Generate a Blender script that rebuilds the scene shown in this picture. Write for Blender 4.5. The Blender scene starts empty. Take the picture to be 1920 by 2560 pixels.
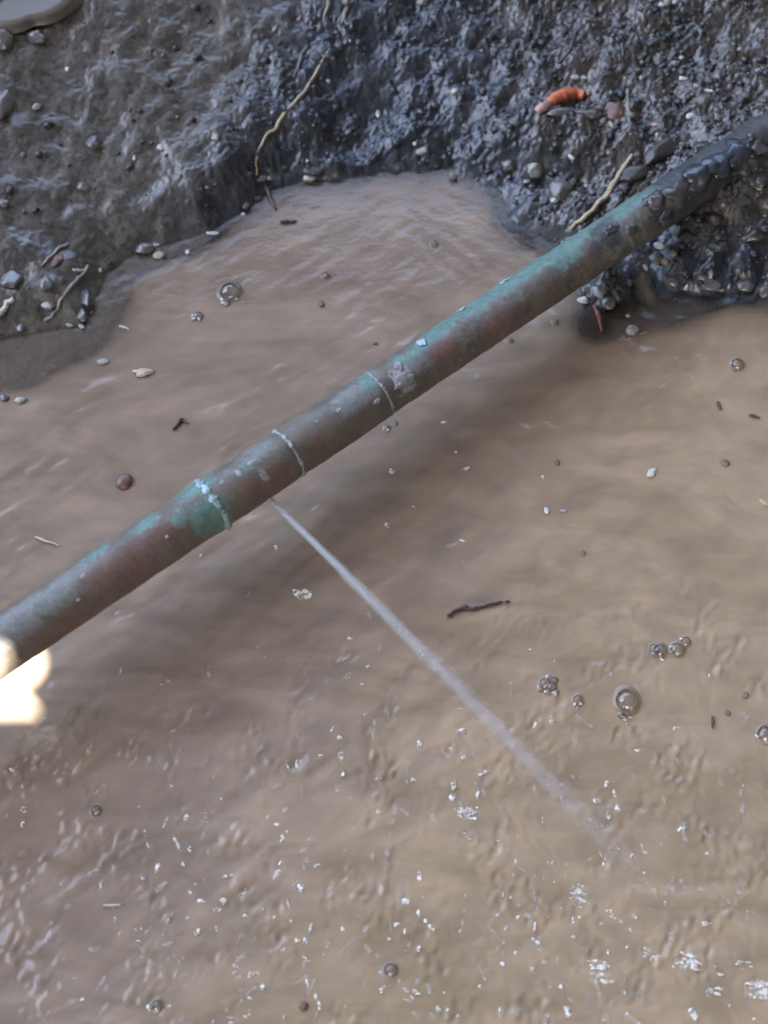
import bpy, bmesh, math, random
import numpy as np
from mathutils import Vector, Matrix, noise as mnoise

# ------------------------------------------------------------------ camera
scene = bpy.context.scene
col = scene.collection
PITCH = math.radians(66.0)
DIST = 0.56
FOVV = math.radians(45.0)
W0, H0 = 1920.0, 2560.0
FPX = (H0 / 2) / math.tan(FOVV / 2)
CAM = np.array([0.0, -DIST * math.cos(PITCH), DIST * math.sin(PITCH)])
FWD = np.array([0.0, math.cos(PITCH), -math.sin(PITCH)])
UP = np.array([0.0, math.sin(PITCH), math.cos(PITCH)])
cd = bpy.data.cameras.new("camera")
cam = bpy.data.objects.new("camera", cd)
col.objects.link(cam)
cam.location = CAM
cam.rotation_euler = (math.pi / 2 - PITCH, 0, 0)
cd.sensor_fit = 'VERTICAL'
cd.angle = FOVV
cd.clip_start = 0.01
cd.clip_end = 400
cd.dof.use_dof = True
cd.dof.focus_distance = 0.545
cd.dof.aperture_fstop = 4.5
scene.camera = cam

# ------------------------------------------------------------------ sky, sun, exposure
SUN_AZ = math.radians(178.0)      # direction to the sun, clockwise from +y: behind the camera
SUN_EL = math.radians(57.0)
world = bpy.data.worlds.new("World")
scene.world = world
world.use_nodes = True
wn = world.node_tree.nodes
sky = wn.new('ShaderNodeTexSky')
sky.sky_type = 'NISHITA'
sky.sun_disc = False
sky.sun_elevation = SUN_EL
sky.sun_rotation = SUN_AZ
sky.air_density = 1.1
sky.dust_density = 8.0
sky.ozone_density = 0.1
world.node_tree.links.new(sky.outputs[0], wn['Background'].inputs[0])
wn['Background'].inputs[1].default_value = 0.15
SUND = np.array([math.sin(SUN_AZ) * math.cos(SUN_EL), math.cos(SUN_AZ) * math.cos(SUN_EL), math.sin(SUN_EL)])
sl = bpy.data.lights.new("sun", 'SUN')
sl.energy = 4.5
sl.angle = math.radians(0.53)
sl.color = (1.0, 0.93, 0.82)
sun = bpy.data.objects.new("sun", sl)
col.objects.link(sun)
sun.rotation_euler = Vector(-SUND).to_track_quat('-Z', 'Y').to_euler()
vs = scene.view_settings
vs.view_transform = 'Standard'
vs.look = 'None'
vs.gamma = 1.0
vs.exposure = 4.15
vs.use_curve_mapping = False
scene.cycles.max_bounces = 10
scene.cycles.transparent_max_bounces = 12
scene.cycles.sample_clamp_indirect = 4.0

# ------------------------------------------------------------------ helpers
rng = np.random.default_rng(7)
random.seed(7)


def ray(px, py):
    d = FWD + ((px - W0 / 2) / FPX) * np.array([1.0, 0, 0]) + ((H0 / 2 - py) / FPX) * UP
    return d


def at(px, py, z=0.0):
    d = ray(px, py)
    return CAM + d * ((z - CAM[2]) / d[2])


def proj(P):
    v = np.asarray(P) - CAM
    dep = v @ FWD
    return W0 / 2 + FPX * (v[..., 0] / dep), H0 / 2 - FPX * ((v @ UP) / dep)


def mpp(P):
    """metres that one photo pixel spans at P"""
    return float((np.asarray(P) - CAM) @ FWD) / FPX


def smooth(a, b, x):
    t = np.clip((x - a) / (b - a), 0, 1)
    return t * t * (3 - 2 * t)


def fftnoise(n, m, sp, wl0, wl1, seed, ang=0.0, aniso=1.0):
    """band-limited noise field, n rows (y) by m columns (x), unit deviation;
    crests run along ang when aniso > 1"""
    r = np.random.default_rng(seed)
    f = np.fft.rfft2(r.standard_normal((n, m)))
    ky = np.fft.fftfreq(n, sp)[:, None]
    kx = np.fft.rfftfreq(m, sp)[None, :]
    ka = (kx * math.cos(ang) + ky * math.sin(ang)) * aniso
    kb = -kx * math.sin(ang) + ky * math.cos(ang)
    k = np.sqrt(ka ** 2 + kb ** 2) + 1e-9
    lo, hi = 1 / wl1, 1 / wl0
    filt = np.exp(-np.maximum(0, np.log(lo / k)) ** 2 * 6) * np.exp(-np.maximum(0, np.log(k / hi)) ** 2 * 6) / k
    o = np.fft.irfft2(f * filt, s=(n, m))
    return (o - o.mean()) / o.std()


def domes(X, Y, cell, seed):
    """cellular crumbs: rounded lumps of uneven height, returns height (about 0..1 of cell) and a random per lump"""
    gx = np.floor(X / cell).astype(int)
    gy = np.floor(Y / cell).astype(int)
    best = np.zeros_like(X)
    bid = np.zeros_like(X)

    def h(a, b, k):
        v = np.sin(a * 127.1 + b * 311.7 + k * 74.7 + seed * 17.3) * 43758.5453
        return v - np.floor(v)
    for dx in (-1, 0, 1):
        for dy in (-1, 0, 1):
            a, b = gx + dx, gy + dy
            cx = (a + 0.1 + 0.8 * h(a, b, 1)) * cell
            cy = (b + 0.1 + 0.8 * h(a, b, 2)) * cell
            r = cell * (0.28 + 0.5 * h(a, b, 3))
            an = h(a, b, 5) * 3.1416
            ex, ey = (X - cx), (Y - cy)
            u = (ex * np.cos(an) + ey * np.sin(an)) * 0.8
            v = (-ex * np.sin(an) + ey * np.cos(an)) * 1.25
            q = 1 - (u * u + v * v) / (r * r)
            hh = np.sqrt(np.maximum(q, 0)) * (0.35 + 0.65 * h(a, b, 4)) * r / cell
            m = hh > best
            best = np.where(m, hh, best)
            bid = np.where(m, h(a, b, 6), bid)
    return best, bid


def mesh_obj(name, verts, faces, mat=None, parent=None, smooth_=True, attrs=None):
    me = bpy.data.meshes.new(name)
    verts = np.asarray(verts, dtype=np.float32)
    if isinstance(faces, np.ndarray):
        n, k = faces.shape
        me.vertices.add(len(verts))
        me.vertices.foreach_set("co", verts.ravel())
        me.loops.add(n * k)
        me.loops.foreach_set("vertex_index", faces.astype(np.int32).ravel())
        me.polygons.add(n)
        me.polygons.foreach_set("loop_start", np.arange(0, n * k, k, dtype=np.int32))
        me.update(calc_edges=True)
        me.validate()
    else:
        me.from_pydata([tuple(map(float, v)) for v in verts], [], faces)
    if smooth_:
        me.polygons.foreach_set("use_smooth", np.ones(len(me.polygons), dtype=bool))
    if attrs:
        for k, v in attrs.items():
            a = me.attributes.new(k, 'FLOAT', 'POINT')
            a.data.foreach_set("value", np.asarray(v, dtype=np.float32).ravel())
    me.update()
    o = bpy.data.objects.new(name, me)
    col.objects.link(o)
    if mat:
        me.materials.append(mat)
    if parent:
        o.parent = parent
    return o


def tag(o, label=None, cat=None, group=None, kind=None):
    if label: o['label'] = label
    if cat: o['category'] = cat
    if group: o['group'] = group
    if kind: o['kind'] = kind
    return o


def empty(name, loc, label, cat, group=None):
    o = bpy.data.objects.new(name, None)
    o.empty_display_size = 0.005
    col.objects.link(o)
    o.location = loc
    return tag(o, label, cat, group)


def child(o, par):
    """parent keeping the world place of a mesh written in world coordinates"""
    o.parent = par
    o.matrix_parent_inverse = Matrix.Translation(par.location).inverted()
    return o


def grid_faces(ny, nx, keep=None):
    i = np.arange(ny * nx).reshape(ny, nx)
    q = np.stack([i[:-1, :-1], i[:-1, 1:], i[1:, 1:], i[1:, :-1]], -1).reshape(-1, 4)
    if keep is not None:
        q = q[keep.reshape(-1)]
    return q


def compact(V, F, attrs=None):
    u, inv = np.unique(F, return_inverse=True)
    return V[u], inv.reshape(F.shape), ({k: v.ravel()[u] for k, v in attrs.items()} if attrs else None)


# ------------------------------------------------------------------ node helpers
class NT:
    def __init__(self, name):
        self.m = bpy.data.materials.new(name)
        self.m.use_nodes = True
        self.t = self.m.node_tree
        self.b = self.t.nodes['Principled BSDF']
        self.out = self.t.nodes['Material Output']

    def n(self, kind, **kw):
        nd = self.t.nodes.new(kind)
        for k, v in kw.items():
            setattr(nd, k, v)
        return nd

    def l(self, a, b):
        self.t.links.new(a, b)

    def setb(self, **kw):
        for k, v in kw.items():
            self.b.inputs[k.replace('_', ' ')].default_value = v
        return self

    def attr(self, name):
        return self.n('ShaderNodeAttribute', attribute_name=name).outputs['Fac']

    def coord(self, which='Object', scale=(1, 1, 1), rot=(0, 0, 0)):
        tc = self.n('ShaderNodeTexCoord')
        mp = self.n('ShaderNodeMapping')
        mp.inputs['Scale'].default_value = scale
        mp.inputs['Rotation'].default_value = rot
        self.l(tc.outputs[which], mp.inputs[0])
        return mp.outputs[0]

    def noise(self, scale, detail=4, rough=0.55, vec=None, dist=0.0):
        nd = self.n('ShaderNodeTexNoise')
        nd.inputs['Scale'].default_value = scale
        nd.inputs['Detail'].default_value = detail
        nd.inputs['Roughness'].default_value = rough
        nd.inputs['Distortion'].default_value = dist
        if vec is None:
            vec = self.coord()
        self.l(vec, nd.inputs['Vector'])
        return nd.outputs['Fac']

    def ramp(self, fac, stops):
        r = self.n('ShaderNodeValToRGB')
        e = r.color_ramp.elements
        while len(e) < len(stops):
            e.new(0.5)
        for el, (p, c) in zip(e, stops):
            el.position = p
            el.color = (*c, 1) if len(c) == 3 else c
        self.l(fac, r.inputs[0])
        return r.outputs[0]

    def mix(self, fac, a, b, mode='MIX'):
        nd = self.n('ShaderNodeMix', data_type='RGBA', blend_type=mode)
        for s, v in ((nd.inputs[0], fac), (nd.inputs[6], a), (nd.inputs[7], b)):
            if hasattr(v, 'links') or hasattr(v, 'is_linked'):
                self.l(v, s)
            else:
                s.default_value = v if not isinstance(v, tuple) else (*v, 1)
        return nd.outputs[2]

    def math(self, op, a, b=0.0, clamp=False):
        nd = self.n('ShaderNodeMath', operation=op, use_clamp=clamp)
        for s, v in ((nd.inputs[0], a), (nd.inputs[1], b)):
            if hasattr(v, 'is_linked'):
                self.l(v, s)
            else:
                s.default_value = v
        return nd.outputs[0]

    def bump(self, h, strength, dist, prev=None):
        nd = self.n('ShaderNodeBump')
        nd.inputs['Strength'].default_value = strength
        nd.inputs['Distance'].default_value = dist
        self.l(h, nd.inputs['Height'])
        if prev is not None:
            self.l(prev, nd.inputs['Normal'])
        return nd.outputs[0]

    def base(self, c):
        if hasattr(c, 'is_linked'):
            self.l(c, self.b.inputs['Base Color'])
        else:
            self.b.inputs['Base Color'].default_value = (*c, 1)

    def to(self, name, s):
        self.l(s, self.b.inputs[name])


# ------------------------------------------------------------------ materials
def mat_soil():
    m = NT("wet_soil")
    z = m.attr('grit')
    d = m.attr('slate')
    cr = m.attr('crumb')
    n1 = m.noise(42, 7, 0.65)
    n2 = m.noise(420, 3, 0.6)
    clay = m.ramp(n1, [(0.32, (0.066, 0.059, 0.050)), (0.5, (0.098, 0.090, 0.078)), (0.68, (0.132, 0.123, 0.109))])
    slate = m.ramp(n1, [(0.32, (0.017, 0.023, 0.033)), (0.5, (0.038, 0.048, 0.064)), (0.68, (0.072, 0.086, 0.107))])
    grit = m.ramp(n1, [(0.32, (0.032, 0.031, 0.031)), (0.5, (0.072, 0.067, 0.062)), (0.68, (0.135, 0.122, 0.105))])
    c = m.mix(d, clay, slate)
    c = m.mix(z, c, grit)
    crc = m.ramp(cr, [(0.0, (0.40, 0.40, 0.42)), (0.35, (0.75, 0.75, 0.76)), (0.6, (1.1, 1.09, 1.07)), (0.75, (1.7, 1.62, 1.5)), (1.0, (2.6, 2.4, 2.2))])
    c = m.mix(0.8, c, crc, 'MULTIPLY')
    sp = m.ramp(n2, [(0.3, (0.75, 0.75, 0.75)), (0.7, (1.2, 1.2, 1.2))])
    c = m.mix(0.7, c, sp, 'MULTIPLY')
    m.base(c)
    r = m.ramp(m.noise(160, 4, 0.6), [(0.35, (0.24,) * 3), (0.65, (0.5,) * 3)])
    m.to('Roughness', r)
    m.setb(Specular_IOR_Level=0.5, Coat_Weight=0.4, Coat_Roughness=0.22, Coat_IOR=1.4)
    b = m.bump(m.noise(800, 3, 0.6), 0.15, 0.0006)
    b = m.bump(m.noise(260, 3, 0.55), 0.28, 0.0012, b)
    m.to('Normal', b)
    m.to('Coat Normal', b)
    return m.m


def mat_water():
    m = NT("muddy_water")
    turb = m.attr('turbid')
    warm = m.attr('warm')
    v = m.coord('Object', (1, 2.6, 1), (0, 0, math.radians(-38)))
    n1 = m.noise(13, 4, 0.55, v, 1.6)
    n2 = m.noise(38, 3, 0.5, v, 0.5)
    a = m.ramp(n1, [(0.3, (0.195, 0.146, 0.110)), (0.5, (0.236, 0.180, 0.138)), (0.7, (0.280, 0.217, 0.170))])
    b = m.ramp(n1, [(0.3, (0.268, 0.200, 0.125)), (0.5, (0.330, 0.243, 0.157)), (0.7, (0.398, 0.289, 0.191))])
    c = m.mix(warm, a, b)
    c = m.mix(0.5, c, m.ramp(n2, [(0.3, (0.78, 0.77, 0.78)), (0.7, (1.16, 1.14, 1.09))]), 'MULTIPLY')
    m.base(c)
    m.setb(Roughness=0.07, IOR=1.33, Specular_IOR_Level=0.5)
    bm = m.bump(m.noise(140, 3, 0.5, m.coord('Object', (1, 2.2, 1), (0, 0, math.radians(-40))), 0.5), 0.05, 0.002)
    bm = m.bump(m.noise(420, 2, 0.5), 0.10, 0.0008, bm)
    m.to('Normal', bm)
    # clear where it is only a film over the shallows: alpha is the optical thickness of the silt
    tr = m.n('ShaderNodeBsdfTransparent')
    tr.inputs[0].default_value = (0.92, 0.9, 0.86, 1)
    mx = m.n('ShaderNodeMixShader')
    m.l(turb, mx.inputs[0])
    m.l(tr.outputs[0], mx.inputs[1])
    m.l(m.b.outputs[0], mx.inputs[2])
    gl = m.n('ShaderNodeBsdfGlossy')
    gl.inputs['Roughness'].default_value = 0.06
    m.l(bm, gl.inputs['Normal'])
    fr = m.n('ShaderNodeFresnel')
    fr.inputs[0].default_value = 1.33
    m.l(bm, fr.inputs['Normal'])
    k = m.math('MULTIPLY', fr.outputs[0], m.math('SUBTRACT', 1.0, turb))
    mx2 = m.n('ShaderNodeMixShader')
    m.l(k, mx2.inputs[0])
    m.l(mx.outputs[0], mx2.inputs[1])
    m.l(gl.outputs[0], mx2.inputs[2])
    m.l(mx2.outputs[0], m.out.inputs[0])
    return m.m


def mat_pipe():
    m = NT("weathered_copper")
    pat, red, mud, pale, grey = (m.attr(k) for k in ('patina', 'red', 'mud', 'pale', 'grey'))
    v = m.coord('Object', (1, 1, 1))
    n1 = m.noise(70, 6, 0.65, v)
    n2 = m.noise(330, 5, 0.65, v)
    n3 = m.noise(900, 3, 0.6, v)
    n4 = m.noise(150, 4, 0.6, m.coord('Object', (1, 1, 1), (0.3, 0.2, 0.5)), 0.8)
    brown = m.ramp(n1, [(0.25, (0.082, 0.070, 0.056)), (0.5, (0.122, 0.103, 0.082)), (0.75, (0.165, 0.140, 0.112))])
    redc = m.ramp(n1, [(0.25, (0.115, 0.072, 0.058)), (0.75, (0.190, 0.120, 0.098))])
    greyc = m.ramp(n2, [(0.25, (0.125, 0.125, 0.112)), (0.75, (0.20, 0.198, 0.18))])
    patc = m.ramp(n2, [(0.2, (0.075, 0.120, 0.105)), (0.5, (0.108, 0.185, 0.160)), (0.8, (0.165, 0.262, 0.228))])
    palec = m.ramp(n2, [(0.2, (0.20, 0.19, 0.17)), (0.8, (0.36, 0.34, 0.31))])
    mudc = m.ramp(n1, [(0.2, (0.035, 0.038, 0.044)), (0.8, (0.085, 0.085, 0.085))])

    def th(a, gain=3.0, off=0.5, nz=n2):
        # attribute with its border broken up by noise
        s = m.math('ADD', a, m.math('MULTIPLY', m.math('SUBTRACT', nz, 0.5), 1.0))
        s = m.math('ADD', s, m.math('MULTIPLY', m.math('SUBTRACT', n4, 0.5), 1.6))
        s = m.math('MULTIPLY', s, m.math('MULTIPLY', a, 8.0, True))
        return m.math('MULTIPLY', m.math('SUBTRACT', s, off - 0.5 / gain), gain, True)
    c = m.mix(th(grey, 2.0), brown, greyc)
    c = m.mix(th(red, 2.2), c, redc)
    c = m.mix(th(pat, 1.9), c, patc)
    c = m.mix(th(mud, 3.0, 0.5, n1), c, mudc)
    c = m.mix(th(pale, 4.0), c, palec)
    c = m.mix(0.6, c, m.ramp(n3, [(0.3, (0.72, 0.72, 0.72)), (0.7, (1.22, 1.22, 1.22))]), 'MULTIPLY')
    m.base(c)
    m.setb(Metallic=0.05, Specular_IOR_Level=0.35, Coat_Weight=0.10, Coat_Roughness=0.3)
    m.to('Roughness', m.ramp(n2, [(0.3, (0.42,) * 3), (0.7, (0.65,) * 3)]))
    b = m.bump(n3, 0.35, 0.0004)
    b = m.bump(n2, 0.5, 0.0008, b)
    m.to('Normal', b)
    return m.m


def mat_simple(name, c0, c1, scale=300, rough=0.5, bump=0.4, bd=0.0006, coat=0.3, spec=0.5):
    m = NT(name)
    n = m.noise(scale, 5, 0.62)
    m.base(m.ramp(n, [(0.3, c0), (0.7, c1)]))
    m.setb(Roughness=rough, Specular_IOR_Level=spec, Coat_Weight=coat, Coat_Roughness=0.12)
    m.to('Normal', m.bump(m.noise(scale * 2.2, 4, 0.6), bump, bd))
    return m.m


def mat_bubble():
    m = NT("bubble_film")
    m.setb(Base_Color=(1, 1, 1, 1), Roughness=0.02, IOR=1.4, Transmission_Weight=1.0)
    return m.m


def mat_foam_glint():  # pale foam colour that the modelled glints share
    m = NT("white_foam_glint")
    n = m.noise(620, 2, 0.5)
    m.base(m.ramp(n, [(0.3, (0.74, 0.68, 0.58)), (0.7, (0.92, 0.87, 0.78))]))
    m.setb(Roughness=0.18, IOR=1.33, Coat_Weight=0.6, Coat_Roughness=0.05, Subsurface_Weight=0.0)
    m.to('Normal', m.bump(m.noise(1400, 3, 0.6), 0.5, 0.0004))
    tr = m.n('ShaderNodeBsdfTransparent')
    mx = m.n('ShaderNodeMixShader')
    m.l(m.ramp(n, [(0.38, (0.08,) * 3), (0.62, (0.8,) * 3)]), mx.inputs[0])
    m.l(tr.outputs[0], mx.inputs[1])
    m.l(m.b.outputs[0], mx.inputs[2])
    m.l(mx.outputs[0], m.out.inputs[0])
    return m.m


def mat_jet():
    m = NT("water_stream")
    a = m.attr('body')
    t = m.attr('along')
    ang = m.attr('ang')
    cmb = m.n('ShaderNodeCombineXYZ')
    m.l(m.math('MULTIPLY', t, 26.0), cmb.inputs[0])
    m.l(m.math('MULTIPLY', ang, 3.0), cmb.inputs[1])
    n = m.noise(1.0, 4, 0.6, cmb.outputs[0], 0.4)
    al = m.math('MULTIPLY', a, m.math('ADD', 0.55, m.math('MULTIPLY', n, 0.9)), True)
    m.setb(Base_Color=(0.52, 0.50, 0.50, 1), Roughness=0.3, IOR=1.33, Specular_IOR_Level=0.5)
    tr = m.n('ShaderNodeBsdfTransparent')
    mx = m.n('ShaderNodeMixShader')
    m.l(al, mx.inputs[0])
    m.l(tr.outputs[0], mx.inputs[1])
    m.l(m.b.outputs[0], mx.inputs[2])
    m.l(mx.outputs[0], m.out.inputs[0])
    return m.m


M = dict(
    soil=mat_soil(), water=mat_water(), pipe=mat_pipe(), bubble=mat_bubble(), foam=mat_foam_glint(), jet=mat_jet(),
    seam=mat_simple("verdigris_crust", (0.13, 0.24, 0.25), (0.48, 0.62, 0.62), 500, 0.45, 0.7, 0.0008),
    seam_pale=mat_simple("pale_solder", (0.14, 0.15, 0.155), (0.40, 0.41, 0.41), 500, 0.4, 0.6, 0.0006),
    puddle=mat_simple("puddle_silt", (0.105, 0.092, 0.075), (0.14, 0.124, 0.102), 40, 0.3, 0.05, 0.0005, 0.0),
    seam_faint=mat_simple("faint_solder", (0.12, 0.125, 0.125), (0.30, 0.30, 0.29), 380, 0.45, 0.6, 0.0006),
    dark=mat_simple("dark_hole", (0.012, 0.011, 0.01), (0.02, 0.018, 0.016), 300, 0.6),
    stone_grey=mat_simple("grey_stone", (0.105, 0.10, 0.092), (0.17, 0.162, 0.148), 200, 0.42),
    stone_pale=mat_simple("pale_stone", (0.24, 0.25, 0.225), (0.40, 0.40, 0.36), 260, 0.4),
    stone_white=mat_simple("white_quartz", (0.44, 0.42, 0.38), (0.66, 0.64, 0.59), 300, 0.3),
    stone_tan=mat_simple("tan_stone", (0.24, 0.20, 0.15), (0.40, 0.34, 0.26), 260, 0.45),
    stone_dark=mat_simple("dark_stone", (0.022, 0.020, 0.020), (0.05, 0.046, 0.043), 180, 0.5),
    clay_lump=mat_simple("clay_lump", (0.075, 0.07, 0.066), (0.15, 0.145, 0.14), 260, 0.3, coat=0.6),
    brick=mat_simple("orange_brick", (0.44, 0.095, 0.032), (0.66, 0.19, 0.08), 300, 0.5),
    brick_pale=mat_simple("pink_brick", (0.42, 0.24, 0.20), (0.55, 0.36, 0.31), 300, 0.5),
    redbrown=mat_simple("red_brown_clay", (0.10, 0.045, 0.035), (0.17, 0.08, 0.06), 300, 0.5),
    root=mat_simple("tan_root", (0.30, 0.235, 0.155), (0.47, 0.385, 0.27), 260, 0.55, coat=0.1),
    root_dull=mat_simple("dull_root", (0.15, 0.125, 0.10), (0.27, 0.235, 0.19), 260, 0.5),
    root_pale=mat_simple("pale_root", (0.36, 0.34, 0.29), (0.56, 0.53, 0.46), 260, 0.5),
    root_red=mat_simple("red_root", (0.13, 0.035, 0.022), (0.24, 0.075, 0.045), 260, 0.45),
    bark=mat_simple("dark_bark", (0.030, 0.020, 0.018), (0.075, 0.055, 0.047), 260, 0.5),
    chip=mat_simple("wood_chip", (0.36, 0.28, 0.215), (0.58, 0.48, 0.40), 240, 0.5),
    leaf=mat_simple("yellow_straw", (0.36, 0.29, 0.14), (0.55, 0.47, 0.28), 240, 0.5),
    shade_board=mat_simple("shade_plank", (0.10, 0.075, 0.055), (0.20, 0.155, 0.12), 14, 0.75, 0.4, 0.004, 0.0),
)

# ------------------------------------------------------------------ ground: one sheet, dense where the bank is seen
SHORE_PX = [(-420, 870), (-160, 862), (0, 850), (52, 838), (95, 829), (162, 817), (208, 815), (236, 752), (262, 690), (312, 650),
            (382, 622), (428, 606), (521, 582), (602, 532), (677, 477), (752, 457), (868, 446), (960, 425),
            (1047, 428), (1134, 412), (1203, 450), (1261, 490), (1284, 544), (1335, 580), (1405, 602),
            (1450, 660), (1462, 735), (1500, 782), (1552, 750), (1580, 670), (1622, 664), (1649, 700), (1683, 730),
            (1799, 740), (1920, 752), (2150, 790), (2500, 830)]
shore = np.array([at(x, y)[:2] for x, y in SHORE_PX])
poly = np.vstack([shore, [(0.52, 0.02), (0.48, -0.36), (-0.46, -0.36), (-0.5, 0.05)]])


def sdist(X, Y):
    """signed distance to the pool outline, positive on the bank"""
    sh = X.shape
    P = np.stack([X.ravel(), Y.ravel()], 1).astype(np.float32)
    d = np.full(len(P), 1e9, np.float32)
    ins = np.zeros(len(P), bool)
    n = len(poly)
    for i in range(n):
        a, b = poly[i].astype(np.float32), poly[(i + 1) % n].astype(np.float32)
        e = b - a
        w = P - a
        t = np.clip((w @ e) / (e @ e), 0, 1)
        q = w - t[:, None] * e
        d = np.minimum(d, (q * q).sum(1))
        c = ((a[1] > P[:, 1]) != (b[1] > P[:, 1]))
        xi = a[0] + (P[:, 1] - a[1]) / (e[1] if abs(e[1]) > 1e-9 else 1e-9) * e[0]
        ins ^= c & (P[:, 0] < xi)
    d = np.sqrt(d)
    return np.where(ins, -d, d).reshape(sh)


def gauss(X, Y, c, sx, sy=None, ang=0):
    sy = sy or sx
    dx, dy = X - c[0], Y - c[1]
    u = dx * math.cos(ang) + dy * math.sin(ang)
    v = -dx * math.sin(ang) + dy * math.cos(ang)
    return np.exp(-(u / sx) ** 2 - (v / sy) ** 2)


def grow(a, b, step, g=1.25, lim=60):
    o = []
    x = a
    s = step
    while abs(x - a) < abs(b - a):
        x += math.copysign(s, b - a)
        s *= g
        o.append(x)
    return o


SP = 0.0008
cx = np.arange(-0.25, 0.2501, SP)
cy = np.arange(0.0, 0.3601, SP)
xs = np.array(sorted(grow(-0.25, -60, 0.004)) + list(cx) + grow(cx[-1], 60, 0.004))
ys = np.array(sorted(grow(0.0, -60, 0.004, 1.12)) + list(cy) + grow(cy[-1], 60, 0.004))
X, Y = np.meshgrid(xs, ys)
S = sdist(X, Y)
n, m_ = len(cy), len(cx)
core = np.zeros_like(X, bool)
ix0 = int(np.searchsorted(xs, -0.25 - 1e-9))
iy0 = int(np.searchsorted(ys, 0.0 - 1e-9))


def embed(field):
    o = np.zeros_like(X)
    o[iy0:iy0 + n, ix0:ix0 + m_] = field
    return o


edge = smooth(0.25, 0.235, np.abs(X)) * smooth(0.36, 0.345, Y) * smooth(0.0, 0.012, Y)

Z = np.where(S > 0, (0.34 - 0.06 * smooth(0.05, 0.13, X)) * S + (0.007 - 0.003 * smooth(0.08, 0.14, X)) * (1 - np.exp(-np.maximum(S, 0) / 0.008)), np.maximum(-0.06, 0.45 * S))
steep = np.maximum(0, S - 0.22)
Z = np.where(S > 0.22, Z + 0.9 * steep, Z)
Z = np.where(Z > 0.22, 0.22 + 0.06 * (1 - np.exp(-(Z - 0.22) / 0.06)), Z)
# shallows that show grey through the water
for (px, py), sx, sy, a, lift in (((110, 890), 0.034, 0.016, 0.2, 0.0085), ((40, 960), 0.02, 0.01, 0.3, 0.010),
                                  ((1640, 800), 0.028, 0.012, 0.25, 0.0085), ((1480, 820), 0.012, 0.010, 0.2, 0.007),
                                  ((1330, 590), 0.016, 0.012, -0.5, 0.005), ((1290, 510), 0.014, 0.012, 0, 0.004),
                                  ((430, 640), 0.03, 0.010, 0.4, 0.003), ((300, 740), 0.014, 0.022, 0.2, 0.006)):
    g = gauss(X, Y, at(px, py), sx, sy, a)
    Z = np.where(S < 0, Z + lift * g, Z)
Z = np.where(S < 0, np.minimum(Z, -0.0006 - 0.1 * np.maximum(0, -S) * 0.1), Z)
# the heap the pipe runs into, ridges and hollows of the bank
Z += 0.006 * gauss(X, Y, at(1880, 400, 0.03), 0.05, 0.04) + 0.012 * gauss(X, Y, at(1830, 410, 0.03), 0.022, 0.022) * smooth(-0.002, 0.03, S)
Z += 0.003 * gauss(X, Y, at(1760, 640, 0.02), 0.03, 0.018, 0.2) * smooth(0, 0.012, S)
Z += 0.009 * gauss(X, Y, at(1400, 250, 0.04), 0.04, 0.012, -0.2) * smooth(0, 0.02, S)
Z -= 0.010 * gauss(X, Y, at(1330, 370, 0.03), 0.03, 0.010, -0.1) * smooth(0, 0.02, S)
Z -= 0.008 * gauss(X, Y, at(880, 250, 0.04), 0.014, 0.05, -0.5) * smooth(0, 0.02, S)
Z += 0.008 * gauss(X, Y, at(560, 300, 0.04), 0.02, 0.05, -0.5) * smooth(0, 0.02, S)
CX, CY = np.meshgrid(cx, cy)
land = smooth(-0.004, 0.006, S)
PX, PY = proj(np.stack([X, Y, Z], -1))
grit = smooth(1150, 1500, PX + 0.25 * (300 - PY)) * (1 - smooth(520, 640, PY) * smooth(1500, 1600, PX))
slate = smooth(420, 760, PX + 0.45 * (PY - 300))
lump = embed(fftnoise(n, m_, SP, 0.018, 0.06, 1))
lump2 = embed(fftnoise(n, m_, SP, 0.010, 0.034, 2, math.radians(58), 2.0))
fine = embed(fftnoise(n, m_, SP, 0.002, 0.006, 3))
wpx, wpy = fftnoise(n, m_, SP, 0.003, 0.010, 41) * 0.0009, fftnoise(n, m_, SP, 0.003, 0.010, 42) * 0.0009
CX, CY = CX + wpx, CY + wpy
d1, i1 = domes(CX, CY, 0.0085, 1)
d2, i2 = domes(CX + 0.3 * SP, CY, 0.0042, 2)
d3, i3 = domes(CX, CY, 0.0024, 3)
d1, i1, d2, i2, d3, i3 = (embed(q) for q in (d1, i1, d2, i2, d3, i3))
crumbly = np.clip(0.25 + 0.75 * slate, 0, 1)
patch = smooth(-0.6, 0.8, embed(fftnoise(n, m_, SP, 0.015, 0.05, 9)))
big, _ = domes(CX + 3 * wpx, CY + 3 * wpy, 0.021, 5)
big = embed(big)
rel = big * 0.0060 * (0.12 + 0.88 * slate) + lump * (0.0010 + 0.0016 * slate) + lump2 * (0.0005 + 0.0003 * slate) + fine * (0.00020 + 0.00014 * slate)
rel += d1 * 0.0030 * (0.10 + 0.90 * slate) * patch
rel += d2 * 0.0032 * (0.22 + 0.60 * slate + 0.28 * grit)
rel += d3 * 0.0016 * (0.18 + 0.50 * slate + 0.40 * grit)
shade_in = smooth(-0.012, 0.002, S)
Z = Z + 0.55 * rel * edge * (0.25 + 0.75 * land) * shade_in
Z = Z - 0.0012 * edge * land
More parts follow.
